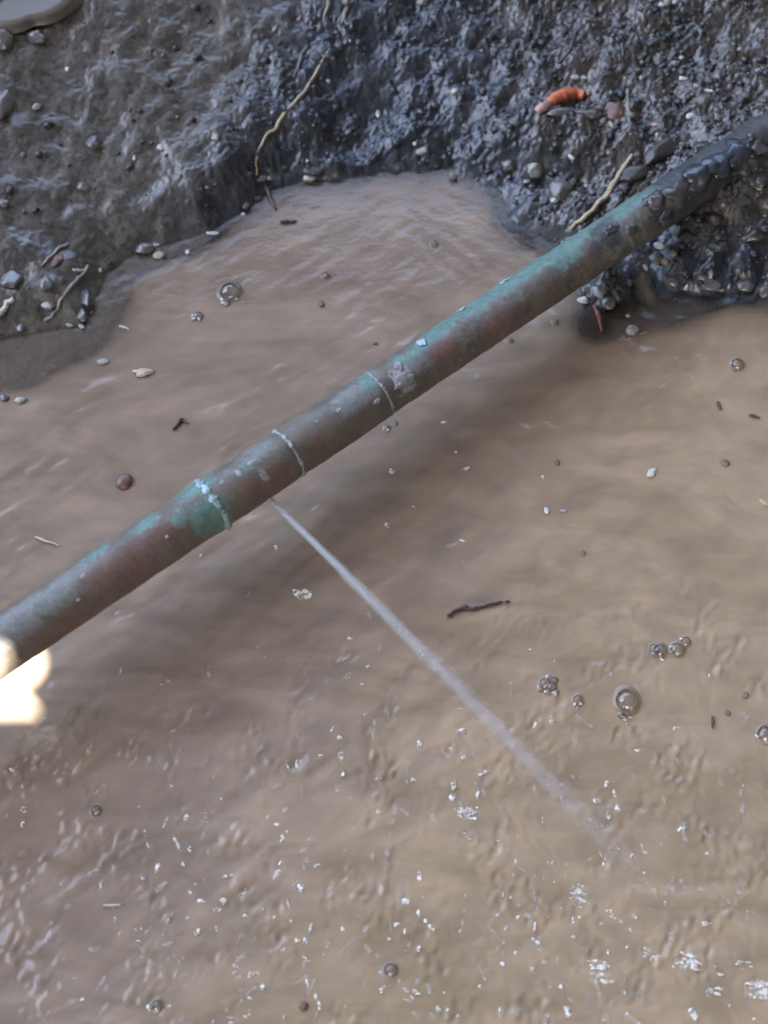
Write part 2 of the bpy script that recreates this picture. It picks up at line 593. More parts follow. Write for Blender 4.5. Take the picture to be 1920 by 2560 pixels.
# far ground: soft unevenness
Z += 0.02 * np.sin(X * 1.7 + 0.4) * np.cos(Y * 1.3) * smooth(0.9, 2.0, np.hypot(X, Y))
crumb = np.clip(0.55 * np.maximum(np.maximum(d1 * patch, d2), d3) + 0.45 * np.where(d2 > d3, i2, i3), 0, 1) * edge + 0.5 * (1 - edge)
V = np.stack([X, Y, Z], -1).reshape(-1, 3)
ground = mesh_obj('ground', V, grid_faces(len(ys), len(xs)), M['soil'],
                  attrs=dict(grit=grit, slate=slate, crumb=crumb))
tag(ground, 'dark wet soil bank around the muddy pool', kind='structure')


def terr(x, y):
    i = np.clip(np.searchsorted(xs, x) - 1, 0, len(xs) - 2)
    j = np.clip(np.searchsorted(ys, y) - 1, 0, len(ys) - 2)
    tx = (x - xs[i]) / (xs[i + 1] - xs[i])
    ty = (y - ys[j]) / (ys[j + 1] - ys[j])
    return (Z[j, i] * (1 - tx) * (1 - ty) + Z[j, i + 1] * tx * (1 - ty) + Z[j + 1, i] * (1 - tx) * ty + Z[j + 1, i + 1] * tx * ty)


def hit(px, py):
    """first point that the photo's line of sight meets: bank or water"""
    d = ray(px, py)
    t0 = (0.16 - CAM[2]) / d[2]
    t1 = (0.0 - CAM[2]) / d[2]
    for t in np.linspace(t0, t1, 500):
        p = CAM + d * t
        if terr(p[0], p[1]) >= p[2]:
            return p
    return CAM + d * t1


# ------------------------------------------------------------------ water
WS = 0.0009
wx = np.arange(-0.24, 0.2401, WS)
wy = np.arange(-0.235, 0.2701, WS)
wxs = np.array(sorted(grow(-0.24, -0.6, 0.003)) + list(wx) + grow(wx[-1], 0.6, 0.003))
wys = np.array(sorted(grow(-0.235, -0.45, 0.003)) + list(wy) + grow(wy[-1], 0.3, 0.003))
WX, WY = np.meshgrid(wxs, wys)
jx0 = int(np.searchsorted(wxs, -0.24 - 1e-9))
jy0 = int(np.searchsorted(wys, -0.235 - 1e-9))
nw, mw = len(wy), len(wx)


def wembed(f):
    o = np.zeros_like(WX)
    o[jy0:jy0 + nw, jx0:jx0 + mw] = f
    return o


WPX, WPY = proj(np.stack([WX, WY, 0 * WX], -1))
wedge = smooth(0.24, 0.225, np.abs(WX)) * smooth(-0.235, -0.225, WY)
LAND = at(1575, 2160)                     # where the jet comes down
rr = np.hypot(WX - LAND[0], WY - LAND[1])
near = np.exp(-(rr / 0.11) ** 2)
chop = smooth(1500, 2100, WPY + 0.15 * WPX)
left = 1 - smooth(900, 1500, WPX - 0.2 * (WPY - 1500))
a1 = wembed(fftnoise(nw, mw, WS, 0.008, 0.022, 21, math.radians(38), 3.0))
a2 = wembed(fftnoise(nw, mw, WS, 0.004, 0.010, 22, math.radians(30), 2.2))
b1 = wembed(fftnoise(nw, mw, WS, 0.007, 0.020, 23, math.radians(-35), 2.6))
b2 = wembed(fftnoise(nw, mw, WS, 0.004, 0.009, 24, math.radians(60), 1.6))
c1 = wembed(fftnoise(nw, mw, WS, 0.0028, 0.006, 25, math.radians(80), 1.4))
calm = 0.28 + 0.72 * smooth(900, 1500, WPY + 0.35 * WPX)
mod = 0.35 + 0.9 * smooth(-1.0, 1.3, wembed(fftnoise(nw, mw, WS, 0.03, 0.09, 31, math.radians(35), 1.6)))
wz = mod * ((a1 * 0.00017 + a2 * 0.00005) * left + (b1 * 0.00010 + b2 * 0.00002) * (1 - left))
wz = wz * calm + chop * (b2 * 0.00022 + c1 * 0.00011) * smooth(-0.4, 1.2, wembed(fftnoise(nw, mw, WS, 0.02, 0.05, 26)))
wz += near * 0.00016 * np.sin(rr / 0.011 * 6.283 + b1 * 2.2 + a1 * 1.2) * (1 - np.exp(-(rr / 0.02) ** 2))
wz *= wedge
WT = terr(WX, WY)
depth = np.maximum(0, wz - WT)
turb = 1 - np.exp(-depth / 0.0036)
warm = smooth(700, 1700, WPX + 0.55 * (WPY - 1300)) * smooth(700, 1300, WPY + 0.2 * WPX)
warm = np.clip(warm + 0.12 * a1 * wedge, 0, 1)
keepv = WT < 0.006
kf = keepv[:-1, :-1] | keepv[1:, :-1] | keepv[:-1, 1:] | keepv[1:, 1:]
WV = np.stack([WX, WY, wz], -1).reshape(-1, 3)
WV, WF, WA = compact(WV, grid_faces(len(wys), len(wxs), kf), dict(turbid=turb, warm=warm))
water = mesh_obj('water', WV, WF, M['water'], attrs=WA)
tag(water, 'rippled brown muddy water filling the dug hole', kind='structure')


def wz_at(x, y):
    i = min(max(np.searchsorted(wxs, x) - 1, 0), len(wxs) - 2)
    j = min(max(np.searchsorted(wys, y) - 1, 0), len(wys) - 2)
    return float(wz[j, i])


# small wet film in the top left hollow of the bank
def film(name, outline, label, lift):
    P = [hit(*p) for p in outline]
    c = np.mean(P, 0)
    zl = np.median([p[2] for p in P]) + lift
    nn = 64
    ang = np.array([math.atan2(p[1] - c[1], p[0] - c[0]) for p in P])
    rad = np.array([math.hypot(p[0] - c[0], p[1] - c[1]) for p in P])
    o = np.argsort(ang)
    A = np.linspace(-math.pi, math.pi, nn, endpoint=False)
    R = np.interp(A, np.r_[ang[o] - 2 * math.pi, ang[o], ang[o] + 2 * math.pi], np.tile(rad[o], 3))
    vs_, fs = [], []
    for k, s in enumerate((0.0, 0.35, 0.7, 0.92, 1.0)):
        for a, r in zip(A, R):
            vs_.append((c[0] + r * s * math.cos(a), c[1] + r * s * math.sin(a), zl - (0.004 if k == 4 else 0)))
    for k in range(4):
        for q in range(nn):
            fs.append((k * nn + q, k * nn + (q + 1) % nn, (k + 1) * nn + (q + 1) % nn, (k + 1) * nn + q))
    f = mesh_obj(name, vs_, fs, M['puddle'])
    return tag(f, label, kind='structure')


film('puddle', [(-160, -90), (60, -120), (230, -60), (185, 35), (90, 74), (-40, 70), (-170, 50)],
     'smooth brown puddle in the top left corner of the bank', 0.0010)

# ------------------------------------------------------------------ unseen planking added behind the camera to shade the hole, with a sun gap
FY = -0.65
def sun_on_wall(P):
    q = P + SUND * ((FY - P[1]) / SUND[1])
    return q[0], q[2]


# gap cut to the wanted outline of the sunlight lying on the left end of the pipe and the water below it
SUN_GAP = [sun_on_wall(at(px, py, z)) for px, py, z in (
    (100, 1786, 0), (72, 1752, 0), (44, 1716, 0), (20, 1690, .035), (26, 1655, .043), (14, 1610, .050), (-20, 1606, .051), (-150, 1715, .050),
    (-230, 1770, .03), (-240, 1780, 0), (-160, 1782, 0), (-60, 1780, 0), (20, 1786, 0), (66, 1784, 0))]
hole = (float(np.mean([k[0] for k in SUN_GAP])), 0.0, float(np.mean([k[1] for k in SUN_GAP])))
KSH = 0.012 * math.tan(SUN_EL) / abs(math.cos(SUN_AZ))
blocker = empty('shade_wall', (0, FY, 0.25), 'tall brown plank wall and roof, unseen, added to shade the hole', 'light blocker')
bw = 0.19
k0 = math.floor((hole[0] + 0.095) / bw)
off = hole[0] - k0 * bw                    # the sun gap sits inside one plank
for k in range(-14, 15):
    x0 = k * bw + off - bw * 0.5 + (0.0)
    x1 = x0 + bw - 0.0015
    odd = (k - k0) % 2                      # every second board laps over its neighbours
    yf, wl = (0.014, 0.012) if odd else (0.0, 0.0)
    z0, z1 = 0.20, 4.40
    if abs((x0 + x1) / 2 - hole[0]) < 0.05:
        # plank with the added sun gap
        hx, hz = hole[0], hole[2]
        nn = 72
        ka = np.array([math.atan2(z - hz, x - hx) for x, z in SUN_GAP])
        kr = np.array([math.hypot(x - hx, z - hz) for x, z in SUN_GAP])
        od = np.argsort(ka)
        ring = []
        for q in range(nn):
            a = 2 * math.pi * q / nn
            r = float(np.interp((a + math.pi) % (2 * math.pi) - math.pi, np.r_[ka[od] - 2 * math.pi, ka[od], ka[od] + 2 * math.pi], np.tile(kr[od], 3)))
            ring.append((hx + r * math.cos(a), hz + r * math.sin(a)))
        outer = []
        for q in range(nn):
            a = 2 * math.pi * q / nn
            ca, sa = math.cos(a), math.sin(a)
            s = min((bw / 2 - 0.001) / max(abs(ca), 1e-6), 0.09 / max(abs(sa), 1e-6))
            outer.append((hx + s * ca, hz + s * sa))
        vs_, fs = [], []
        for yy in (FY, FY - 0.012):
            vs_ += [(p[0], yy, p[1] + (KSH if yy < FY else 0)) for p in ring] + [(p[0], yy, p[1]) for p in outer]
        for q in range(nn):
            r = (q + 1) % nn
            fs += [(q, r, nn + r, nn + q), (2 * nn + r, 2 * nn + q, 3 * nn + q, 3 * nn + r), (r, q, 2 * nn + q, 2 * nn + r)]
        for za, zb in ((z0, hz - 0.09), (hz + 0.09, z1)):
            b0 = len(vs_)
            xa, xb = hx - bw / 2 + 0.001, hx + bw / 2 - 0.001
            for yy in (FY, FY - 0.012):
                vs_ += [(xa, yy, za), (xb, yy, za), (xb, yy, zb), (xa, yy, zb)]
            fs += [(b0, b0 + 1, b0 + 2, b0 + 3), (b0 + 5, b0 + 4, b0 + 7, b0 + 6), (b0, b0 + 3, b0 + 7, b0 + 4), (b0 + 1, b0 + 5, b0 + 6, b0 + 2),
                   (b0 + 3, b0 + 2, b0 + 6, b0 + 7)]
        o = mesh_obj('shade_board', vs_, fs, M['shade_board'], smooth_=False)
    else:
        vs_ = [(x, y, z) for z in (z0, z1) for y in (FY - 0.012 + yf, FY + yf) for x in (x0 - wl, x1 + wl)]
        fs = [(0, 1, 3, 2), (4, 6, 7, 5), (0, 4, 5, 1), (2, 3, 7, 6), (0, 2, 6, 4), (1, 5, 7, 3)]
        o = mesh_obj('shade_board', vs_, fs, M['shade_board'], smooth_=False)
    child(o, blocker)
for zz in (0.7, 2.1, 3.8):
    vs_ = [(x, y, z) for z in (zz, zz + 0.09) for y in (FY - 0.06, FY - 0.022) for x in (-2.6, 2.6)]
    child(mesh_obj('shade_rail', vs_, [(0, 1, 3, 2), (4, 6, 7, 5), (0, 4, 5, 1), (2, 3, 7, 6), (0, 2, 6, 4), (1, 5, 7, 3)], M['shade_board'], smooth_=False), blocker)

# added side planking that cuts off light from the right
for k in range(16):
    y0 = FY + 0.02 + k * 0.26
    zo = 0.014 if k % 2 else 0.0
    vs_ = [(1.55 + x + zo, y, z) for z in (0.20, 4.40) for y in (y0 - 0.012, y0 + 0.262) for x in (0.0, 0.012)]
    child(mesh_obj('shade_board', vs_, [(0, 1, 3, 2), (4, 6, 7, 5), (0, 4, 5, 1), (2, 3, 7, 6), (0, 2, 6, 4), (1, 5, 7, 3)], M['shade_board'], smooth_=False), blocker)

# unseen roof added so that light comes in low from the far side
SHADE_ROOF_END = 3.5
SHADE_ROOF_Z = 4.4
for k in range(-14, 15):
    x0 = k * bw + (0.0 if k % 2 else -0.012)
    x1 = (k + 1) * bw + (0.0 if k % 2 else 0.012)
    zo = 0.0 if k % 2 else 0.022
    vs_ = [(x, y, z + zo + 0.06 * (SHADE_ROOF_END - y) / (SHADE_ROOF_END - FY)) for z in (SHADE_ROOF_Z + 0.02, SHADE_ROOF_Z + 0.04) for y in (FY - 0.02, SHADE_ROOF_END) for x in (x0, x1)]
    child(mesh_obj('shade_roof_board', vs_, [(0, 1, 3, 2), (4, 6, 7, 5), (0, 4, 5, 1), (2, 3, 7, 6), (0, 2, 6, 4), (1, 5, 7, 3)], M['shade_board'], smooth_=False), blocker)

# ------------------------------------------------------------------ the copper pipe
R0 = 0.0114
PA = at(0, 1614, 0.042)
PB = at(1365, 705, 0.032)
AX = (PB - PA) / np.linalg.norm(PB - PA)
tocam = CAM - (PA + PB) / 2
E1 = tocam - AX * (tocam @ AX)
E1 /= np.linalg.norm(E1)
E2 = np.cross(AX, E1)
if E2 @ UP < 0:
    E2 = -E2
L = float(np.linalg.norm(PB - PA))
tt = np.linspace(-0.08, L + 0.24, 4000)
_px, _py = proj(PA + tt[:, None] * AX)


def pipe_tf(px, py):
    """photo pixel on the pipe -> distance along, fraction across (+1 = upper edge)"""
    dx, dy = _px[-1] - _px[0], _py[-1] - _py[0]
    ln = math.hypot(dx, dy)
    ux, uy = dx / ln, dy / ln
    s = (_px - _px[0]) * ux + (_py - _py[0]) * uy
    sp = (px - _px[0]) * ux + (py - _py[0]) * uy
    t = float(np.interp(sp, s, tt))
    P = PA + t * AX
    nx, ny = uy, -ux
    cxp, cyp = proj(P)
    f = ((px - cxp) * nx + (py - cyp) * ny) / (R0 / mpp(P))
    return t, max(-0.98, min(0.98, f))


SEAM_PX = [(527, 1262), (724, 1138), (930, 965)]
T1, T2, T3 = [pipe_tf(*p)[0] for p in SEAM_PX]
print('PIPE', L, T1, T2, T3)

PATINA = [  # px, py, half length along (px), half width across (fraction), strength
    (1180, 745, 150, 0.45, 1.6), (1320, 645, 180, 0.50, 2.0), (1440, 575, 70, 0.4, 0.9), (1545, 520, 60, 0.45, 1.3), (1600, 500, 50, 0.4, 0.9),
    (1050, 860, 70, 0.26, 1.1), (1120, 800, 60, 0.3, 1.0), (985, 905, 30, 0.35, 0.7), (1400, 660, 60, 0.25, 0.9),
    (480, 1225, 55, 0.35, 1.0), (520, 1300, 50, 0.5, 1.15), (450, 1290, 40, 0.3, 0.6), (360, 1310, 50, 0.25, 0.75),
    (235, 1385, 60, 0.22, 0.7), (600, 1180, 25, 0.2, 0.55), (900, 960, 30, 0.4, 0.7)]
RED = [(400, 1330, 90, 0.4, 1.0), (280, 1420, 110, 0.35, 0.95), (330, 1440, 90, 0.35, 0.9), (1085, 885, 40, 0.34, 1.15), (680, 1205, 45, 0.35, 1.15), (610, 1225, 30, 0.3, 0.8),
       (200, 1540, 90, 0.35, 0.85), (1230, 820, 60, 0.35, 0.8), (780, 1110, 40, 0.3, 0.6), (100, 1600, 60, 0.3, 0.7)]
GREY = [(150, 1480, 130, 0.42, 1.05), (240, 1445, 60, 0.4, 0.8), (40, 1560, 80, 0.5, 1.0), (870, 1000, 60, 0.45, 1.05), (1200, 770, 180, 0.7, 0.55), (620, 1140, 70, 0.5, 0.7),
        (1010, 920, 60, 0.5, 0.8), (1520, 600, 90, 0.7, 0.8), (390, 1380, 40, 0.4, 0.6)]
MUD = [(1490, 600, 40, 0.5, 1.0), (1640, 530, 60, 0.8, 1.0), (1700, 470, 90, 1.2, 1.4), (1800, 420, 80, 1.4, 1.5), (1880, 365, 90, 1.6, 1.6), (1960, 310, 90, 1.6, 1.6), (1460, 640, 30, 0.3, 0.8)]
PALE = [(985, 950, 26, 0.32, 1.05), (1005, 975, 26, 0.2, 0.9), (980, 925, 10, 0.15, 0.9), (832, 1034, 7, 0.06, 1.0),
        (925, 1015, 10, 0.08, 0.75), (586, 1188, 8, 0.1, 1.0), (617, 1163, 14, 0.06, 1.0), (645, 1195, 9, 0.14, 0.9), (655, 1202, 8, 0.08, 0.9), (410, 1347, 5, 0.05, 0.9), (205, 1442, 7, 0.05, 0.9), (193, 1501, 7, 0.05, 0.9)]


def tube(name, t0, t1, rfun, mat, dt=0.0006, na=110, caps=True, ph=0.0):
    T = np.linspace(t0, t1, max(8, int((t1 - t0) / dt)))
    A = np.linspace(0, 2 * math.pi, na, endpoint=False)
    TT, AA = np.meshgrid(T, A, indexing='ij')
    C = PA + TT[..., None] * AX
    dirs = np.cos(AA)[..., None] * E1 + np.sin(AA)[..., None] * E2
    Rr = rfun(TT, AA)
    P = C + dirs * Rr[..., None]
    F = np.sin(AA)
    front = np.cos(AA)
    att = {}
    # one photo pixel along the pipe in metres
    for nm, lst in (('patina', PATINA), ('red', RED), ('mud', MUD), ('pale', PALE), ('grey', GREY)):
        acc = np.zeros_like(TT)
        for (px, py, lt, wf, st) in lst:
            t, f = pipe_tf(px, py)
            lm = lt * mpp(PA + t * AX) * 1.05
            th = math.asin(f)
            wth = wf * 1.5
            dth = (AA - th + math.pi) % (2 * math.pi) - math.pi
            acc = np.maximum(acc, st * np.exp(-np.abs((TT - t) / lm) ** 2.6 - np.abs(dth / wth) ** 2.6))
        # the unseen back carries the same kind of stains
        if nm in ('patina', 'red', 'grey'):
            acc = np.maximum(acc, (front < -0.1) * (0.45 + 0.4 * np.sin(TT * 90 + {'patina': 0, 'red': 2, 'grey': 4}[nm] + 2 * AA)))
        att[nm] = acc.ravel()
    nt = len(T)
    i = np.arange(nt * na).reshape(nt, na)
    j = np.roll(i, -1, 1)
    Q = np.stack([i[:-1], j[:-1], j[1:], i[1:]], -1).reshape(-1, 4)
    return mesh_obj(name, P.reshape(-1, 3), Q, mat, attrs=att)


def wob(T, A, amp, sc=1.0, ph=0.0):
    return amp * (np.sin(T * 310 * sc + 2 * A + ph) + 0.7 * np.sin(T * 733 * sc - 3 * A + 1.7 + ph) + 0.5 * np.sin(T * 1490 * sc + 5 * A + ph) + 0.4 * np.sin(T * 2900 * sc + 7 * A))


pipe = empty('copper_pipe', PA, 'tarnished copper water pipe with green patina and a spraying leak, crossing the hole', 'pipe')
RL, RC, RS, RP = R0 * 1.0, R0 * 1.0, R0 * 0.985, R0 * 0.985
g = 0.0006
o = child(tube('pipe_length', -0.075, T1 - g, lambda T, A: RL + wob(T, A, 0.00007) + 0.0006 * np.exp(-((T - T1) / 0.004) ** 2), M['pipe']), pipe)
o['label'] = 'reddish brown pipe length with grey sheen'
o = child(tube('coupling', T1 - g, T2 - g, lambda T, A: RC + 0.0002 * np.sin((T - T1) / (T2 - T1) * math.pi) + wob(T, A, 0.00006, 1, 1) - 0.0005 * np.exp(-((T - T2) / 0.0018) ** 2), M['pipe']), pipe)
o = child(tube('sleeve', T2 + g, T3 - g, lambda T, A: RS + 0.0004 * np.sin(np.clip((T - T2) / (T3 - T2), 0, 1) * math.pi) + wob(T, A, 0.00006, 1, 2) - 0.0004 * np.exp(-((T - T2) / 0.003) ** 2), M['pipe']), pipe)
o = child(tube('pipe_length', T3 + g, L + 0.235, lambda T, A: RP - 0.0002 + wob(T, A, 0.00011, 1, 3), M['pipe']), pipe)
o['label'] = 'pipe length crusted with turquoise patina, running into the soil'


def bead(t, r, w, h, mat, seed, label, skew=0.0):
    T = np.linspace(-1, 1, 13)
    na = 150
    A = np.linspace(0, 2 * math.pi, na, endpoint=False)
    vs_, fs = [], []
    for k, u in enumerate(T):
        for a in A:
            nz = mnoise.noise(Vector((math.cos(a) * 4 + seed, math.sin(a) * 4, seed)))
            nz2 = mnoise.noise(Vector((math.cos(a) * 11 + seed, math.sin(a) * 11, seed + u)))
            ww = w * (1 + 0.9 * nz + 0.4 * nz2)
            rr_ = r - 0.0003 + (h * (0.75 + 1.7 * nz + 0.8 * nz2) + 0.0003) * math.sqrt(max(0, 1 - u * u)) - (0.0006 if abs(u) == 1 else 0)
            p = PA + AX * (t + u * ww + 0.0006 * nz2 + skew * math.sin(a)) + (E1 * math.cos(a) + E2 * math.sin(a)) * rr_
            vs_.append(p)
    for k in range(12):
        for q in range(na):
            fs.append((k * na + q, k * na + (q + 1) % na, (k + 1) * na + (q + 1) % na, (k + 1) * na + q))
    b = child(mesh_obj('solder_ring', vs_, fs, mat), pipe)
    b['label'] = label
    return b


bead(T1, RC + 0.0001, 0.0016, 0.0007, M['seam'], 3.1, 'bright blue-green corroded solder ring')
bead(T2, RS, 0.0008, 0.0005, M['seam_pale'], 5.7, 'pale grey solder ring')
bead(T3, RS, 0.0008, 0.00028, M['seam_faint'], 9.2, 'faint pale solder ring')

# crusts standing proud of the metal
def crust(px, py, lw, ww, mat, seed, hgt=0.0005):
    t, f = pipe_tf(px, py)
    a0 = math.asin(f)
    v0, f0 = ICO3x
    vs_ = []
    for p in v0:
        d = Vector(p)
        k = 1 + 0.55 * mnoise.noise(d * 1.6 + Vector((seed, 0, 0))) + 0.3 * mnoise.noise(d * 4 + Vector((0, seed, 0)))
        tq = t + d.x * k * lw * mpp(PA + t * AX) * 0.5
        aq = a0 + d.y * k * ww * mpp(PA + t * AX) * 0.5 / RC
        r = RC - 0.0001 + d.z * hgt
        vs_.append(PA + AX * tq + (E1 * math.cos(aq) + E2 * math.sin(aq)) * r)
    return child(mesh_obj('crust', vs_, f0, M[mat]), pipe)


def _ico3():
    b = bmesh.new()
    bmesh.ops.create_icosphere(b, subdivisions=3, radius=1.0)
    r = np.array([x.co[:] for x in b.verts]), np.array([[x.index for x in q.verts] for q in b.faces])
    b.free()
    return r


ICO3x = _ico3()
for q, (px, py, a, b, mt) in enumerate([(586, 1188, 16, 22, 'seam_pale'), (617, 1165, 40, 9, 'seam_pale'), (643, 1190, 12, 44, 'seam_faint'), (655, 1205, 24, 12, 'seam_pale'), (545, 1214, 16, 14, 'seam_faint'),
                                        (832, 1036, 18, 10, 'seam_pale'), (925, 1015, 22, 14, 'seam_faint'), (780, 1062, 16, 10, 'seam_faint'), (990, 965, 60, 34, 'seam_faint'), (980, 925, 20, 30, 'seam_faint'),
                                         (1250, 700, 30, 26, 'seam'), (1145, 770, 26, 24, 'seam'), (1040, 865, 24, 28, 'seam'), (512, 1255, 22, 60, 'seam'), (548, 1290, 18, 40, 'seam'),
                                        (205, 1442, 12, 6, 'seam_pale'), (193, 1501, 10, 7, 'seam_pale'), (410, 1347, 8, 8, 'seam_pale')]):
    crust(px, py, a, b, mt, q * 3.7, 0.00045 if mt != 'seam' else 0.0003)

# the leak: a ragged dark split low on the coupling
TJ, FJ = pipe_tf(668, 1247)
aj = math.asin(max(-0.97, FJ))
jd = E1 * math.cos(aj) + E2 * math.sin(aj)
JP = PA + AX * TJ + jd * (RC + 0.0001)
vs_, fs = [], []
nn = 18
ax2 = np.cross(AX, jd)
for k, s in enumerate((1.0, 0.55, 0.0)):
    for q in range(nn):
        a = 2 * math.pi * q / nn
        r = 1 + 0.25 * math.sin(3 * a) + 0.15 * math.sin(7 * a + 1)
        vs_.append(JP + s * r * (AX * 0.0030 * math.cos(a) + ax2 * 0.0017 * math.sin(a)) + jd * (-0.0004 + 0.0006 * (s == 0.55)))
for k in range(2):
    for q in range(nn):
        fs.append((k * nn + q, k * nn + (q + 1) % nn, (k + 1) * nn + (q + 1) % nn, (k + 1) * nn + q))
child(mesh_obj('leak_hole', vs_, fs, M['dark']), pipe)

# ------------------------------------------------------------------ the jet
JE = at(1625, 2220, 0.0)
NT_, NA_ = 260, 36
rndj = np.random.default_rng(5)
ww1 = np.interp(np.linspace(0, 1, NT_), np.linspace(0, 1, 60), rndj.standard_normal(60))
ww2 = np.interp(np.linspace(0, 1, NT_), np.linspace(0, 1, 60), rndj.standard_normal(60))


def jet_axis(u):
    p = JP + (JE - JP) * u
    p = p + np.array([0, 0, 1.0]) * (0.010 * 4 * u * (1 - u) * 0.5)
    return p


jet = empty('water_jet', JP, 'silvery jet of water spraying from the split pipe into the brown pool', 'water jet')


def stream(name, rmul, bodymul, seed):
    jdir = (JE - JP) / np.linalg.norm(JE - JP)
    s1 = np.cross(jdir, [0, 0, 1.0]); s1 /= np.linalg.norm(s1)
    s2 = np.cross(s1, jdir)
    vs_, body, al, an = [], [], [], []
    for k in range(NT_):
        u = k / (NT_ - 1)
        c = jet_axis(u) + s1 * ww1[k] * 0.00035 * u + s2 * ww2[k] * 0.00035 * u
        r = (0.00120 + 0.0046 * u ** 1.0) * rmul
        for q in range(NA_):
            a = 2 * math.pi * q / NA_
            nz = mnoise.noise(Vector((u * 9 + seed, math.cos(a) * 1.6, math.sin(a) * 1.6)))
            nz2 = mnoise.noise(Vector((u * 60 + seed, math.cos(a) * 2.5, math.sin(a) * 2.5)))
            rr_ = r * (1 + (0.1 + 0.35 * u) * nz + 0.12 * u * nz2)
            vs_.append(c + (s1 * math.cos(a) + s2 * math.sin(a)) * rr_)
            b = 0.75 * (1 - u) ** 3.0 + 0.15 * (1 - u) ** 0.5
            body.append(b * bodymul)
            al.append(u * 1.0)
            an.append(math.cos(a - 0.7))
    i = np.arange(NT_ * NA_).reshape(NT_, NA_)
    j = np.roll(i, -1, 1)
    Q = np.stack([i[:-1], j[:-1], j[1:], i[1:]], -1).reshape(-1, 4)
    return child(mesh_obj(name, vs_, Q, M['jet'], attrs=dict(body=body, along=al, ang=an)), jet)


stream('stream_core', 0.62, 1.1, 1.0)
stream('spray_sheath', 1.0, 0.62, 4.0)


# ------------------------------------------------------------------ small shapes
def ico(sub=2):
    b = bmesh.new()
    bmesh.ops.create_icosphere(b, subdivisions=sub, radius=1.0)
    v = np.array([x.co[:] for x in b.verts])
    f = np.array([[x.index for x in q.verts] for q in b.faces])
    b.free()
    return v, f


ICO1, ICO2, ICO3 = ico(1), ico(2), ico(3)


def rock_verts(size, seed, rough=0.3, angular=0.0, base=ICO2):
    v = base[0].copy()
    out = []
    r_ = random.Random(seed)
    planes = [(Vector((r_.uniform(-1, 1), r_.uniform(-1, 1), r_.uniform(-1, 1))).normalized(), r_.uniform(0.55, 0.85)) for _ in range(int(angular))]
    for p in v:
        d = Vector(p)
        k = 1 + rough * mnoise.noise(d * 1.4 + Vector((seed, 0, 0))) + rough * 0.4 * mnoise.noise(d * 4 + Vector((0, seed, 0)))
        q = d * k
        for nrm, h in planes:
            e = q.dot(nrm) - h
            if e > 0:
                q -= nrm * e * 0.9
        out.append((q.x * size[0], q.y * size[1], q.z * size[2]))
    return np.array(out)


def rotz(v, a):
    c, s = math.cos(a), math.sin(a)
    return np.stack([v[:, 0] * c - v[:, 1] * s, v[:, 0] * s + v[:, 1] * c, v[:, 2]], 1)


SEED = [100]


def stone(px, py, w, h, mat, label, name='stone', cat='stone', rot=0.0, rough=0.28, angular=3, tall=0.7, sink=0.35, group=None, base=ICO3):
    """w, h: size in photo pixels across and along the turned axis"""
    SEED[0] += 1
    P = hit(px, py)
    k = mpp(P)
    a, b = w * k / 2, h * k / 2
    c = tall * min(a, b)
    v = rotz(rock_verts((a, b, c), SEED[0] * 1.37, rough, angular, base), -math.radians(rot))
    o = mesh_obj(name, v, base[1], M[mat])
    o.location = (P[0], P[1], P[2] + c * (1 - 2 * sink))
    return tag(o, label, cat, group)


def strand(name, pts, r, mat, label, cat, lift=0.4, seed=0, taper=0.5, z=None, knots=0.15, group=None, sub=7, jit_k=1.0):
    """a root or twig laid along photo points on whatever lies there"""
    P = []
    for p in pts:
        q = hit(p[0], p[1]) if z is None and len(p) < 3 else at(p[0], p[1], p[2] if len(p) > 2 else z)
        P.append(np.array(q))
    P = np.array(P)
    # smooth resample
    m0 = len(P)
    tq = np.linspace(0, m0 - 1, (m0 - 1) * sub + 1)
    Q = np.stack([np.interp(tq, np.arange(m0), P[:, i]) for i in range(3)], 1)
    for _ in range(2):
        Q[1:-1] = 0.25 * Q[:-2] + 0.5 * Q[1:-1] + 0.25 * Q[2:]
    k = mpp(Q[len(Q) // 2])
    rad = r * k / 2
    na = 9
    vs_, fs = [], []
    for i in range(len(Q)):
        d = Q[min(i + 1, len(Q) - 1)] - Q[max(i - 1, 0)]
        d /= np.linalg.norm(d) + 1e-12
        s1 = np.cross(d, [0, 0, 1.0])
        s1 /= np.linalg.norm(s1) + 1e-9
        s2 = np.cross(s1, d)
        u = i / (len(Q) - 1)
        rr_ = rad * (1 - taper * abs(2 * u - 0.8)) * (1 + knots * mnoise.noise(Vector((i * 0.37, seed, 0))) * 2)
        jit = (s1 * mnoise.noise(Vector((i * 0.23, seed, 3))) + s2 * 0.5 * mnoise.noise(Vector((i * 0.23, seed, 8)))) * rad * 0.7 * jit_k
        c = Q[i] + np.array([0, 0, rad * lift]) + jit
        for q in range(na):
            a = 2 * math.pi * q / na
            vs_.append(c + (s1 * math.cos(a) + s2 * math.sin(a)) * rr_ * (1 + 0.1 * math.sin(3 * a + 1)))
    for i in range(len(Q) - 1):
        for q in range(na):
            fs.append((i * na + q, i * na + (q + 1) % na, (i + 1) * na + (q + 1) % na, (i + 1) * na + q))
    fs.append(tuple(range(na))[::-1])
    fs.append(tuple(range((len(Q) - 1) * na, len(Q) * na)))
    org = Q[0]
    o = mesh_obj(name, np.array(vs_) - org, fs, M[mat])
    o.location = org
    return tag(o, label, cat, group)


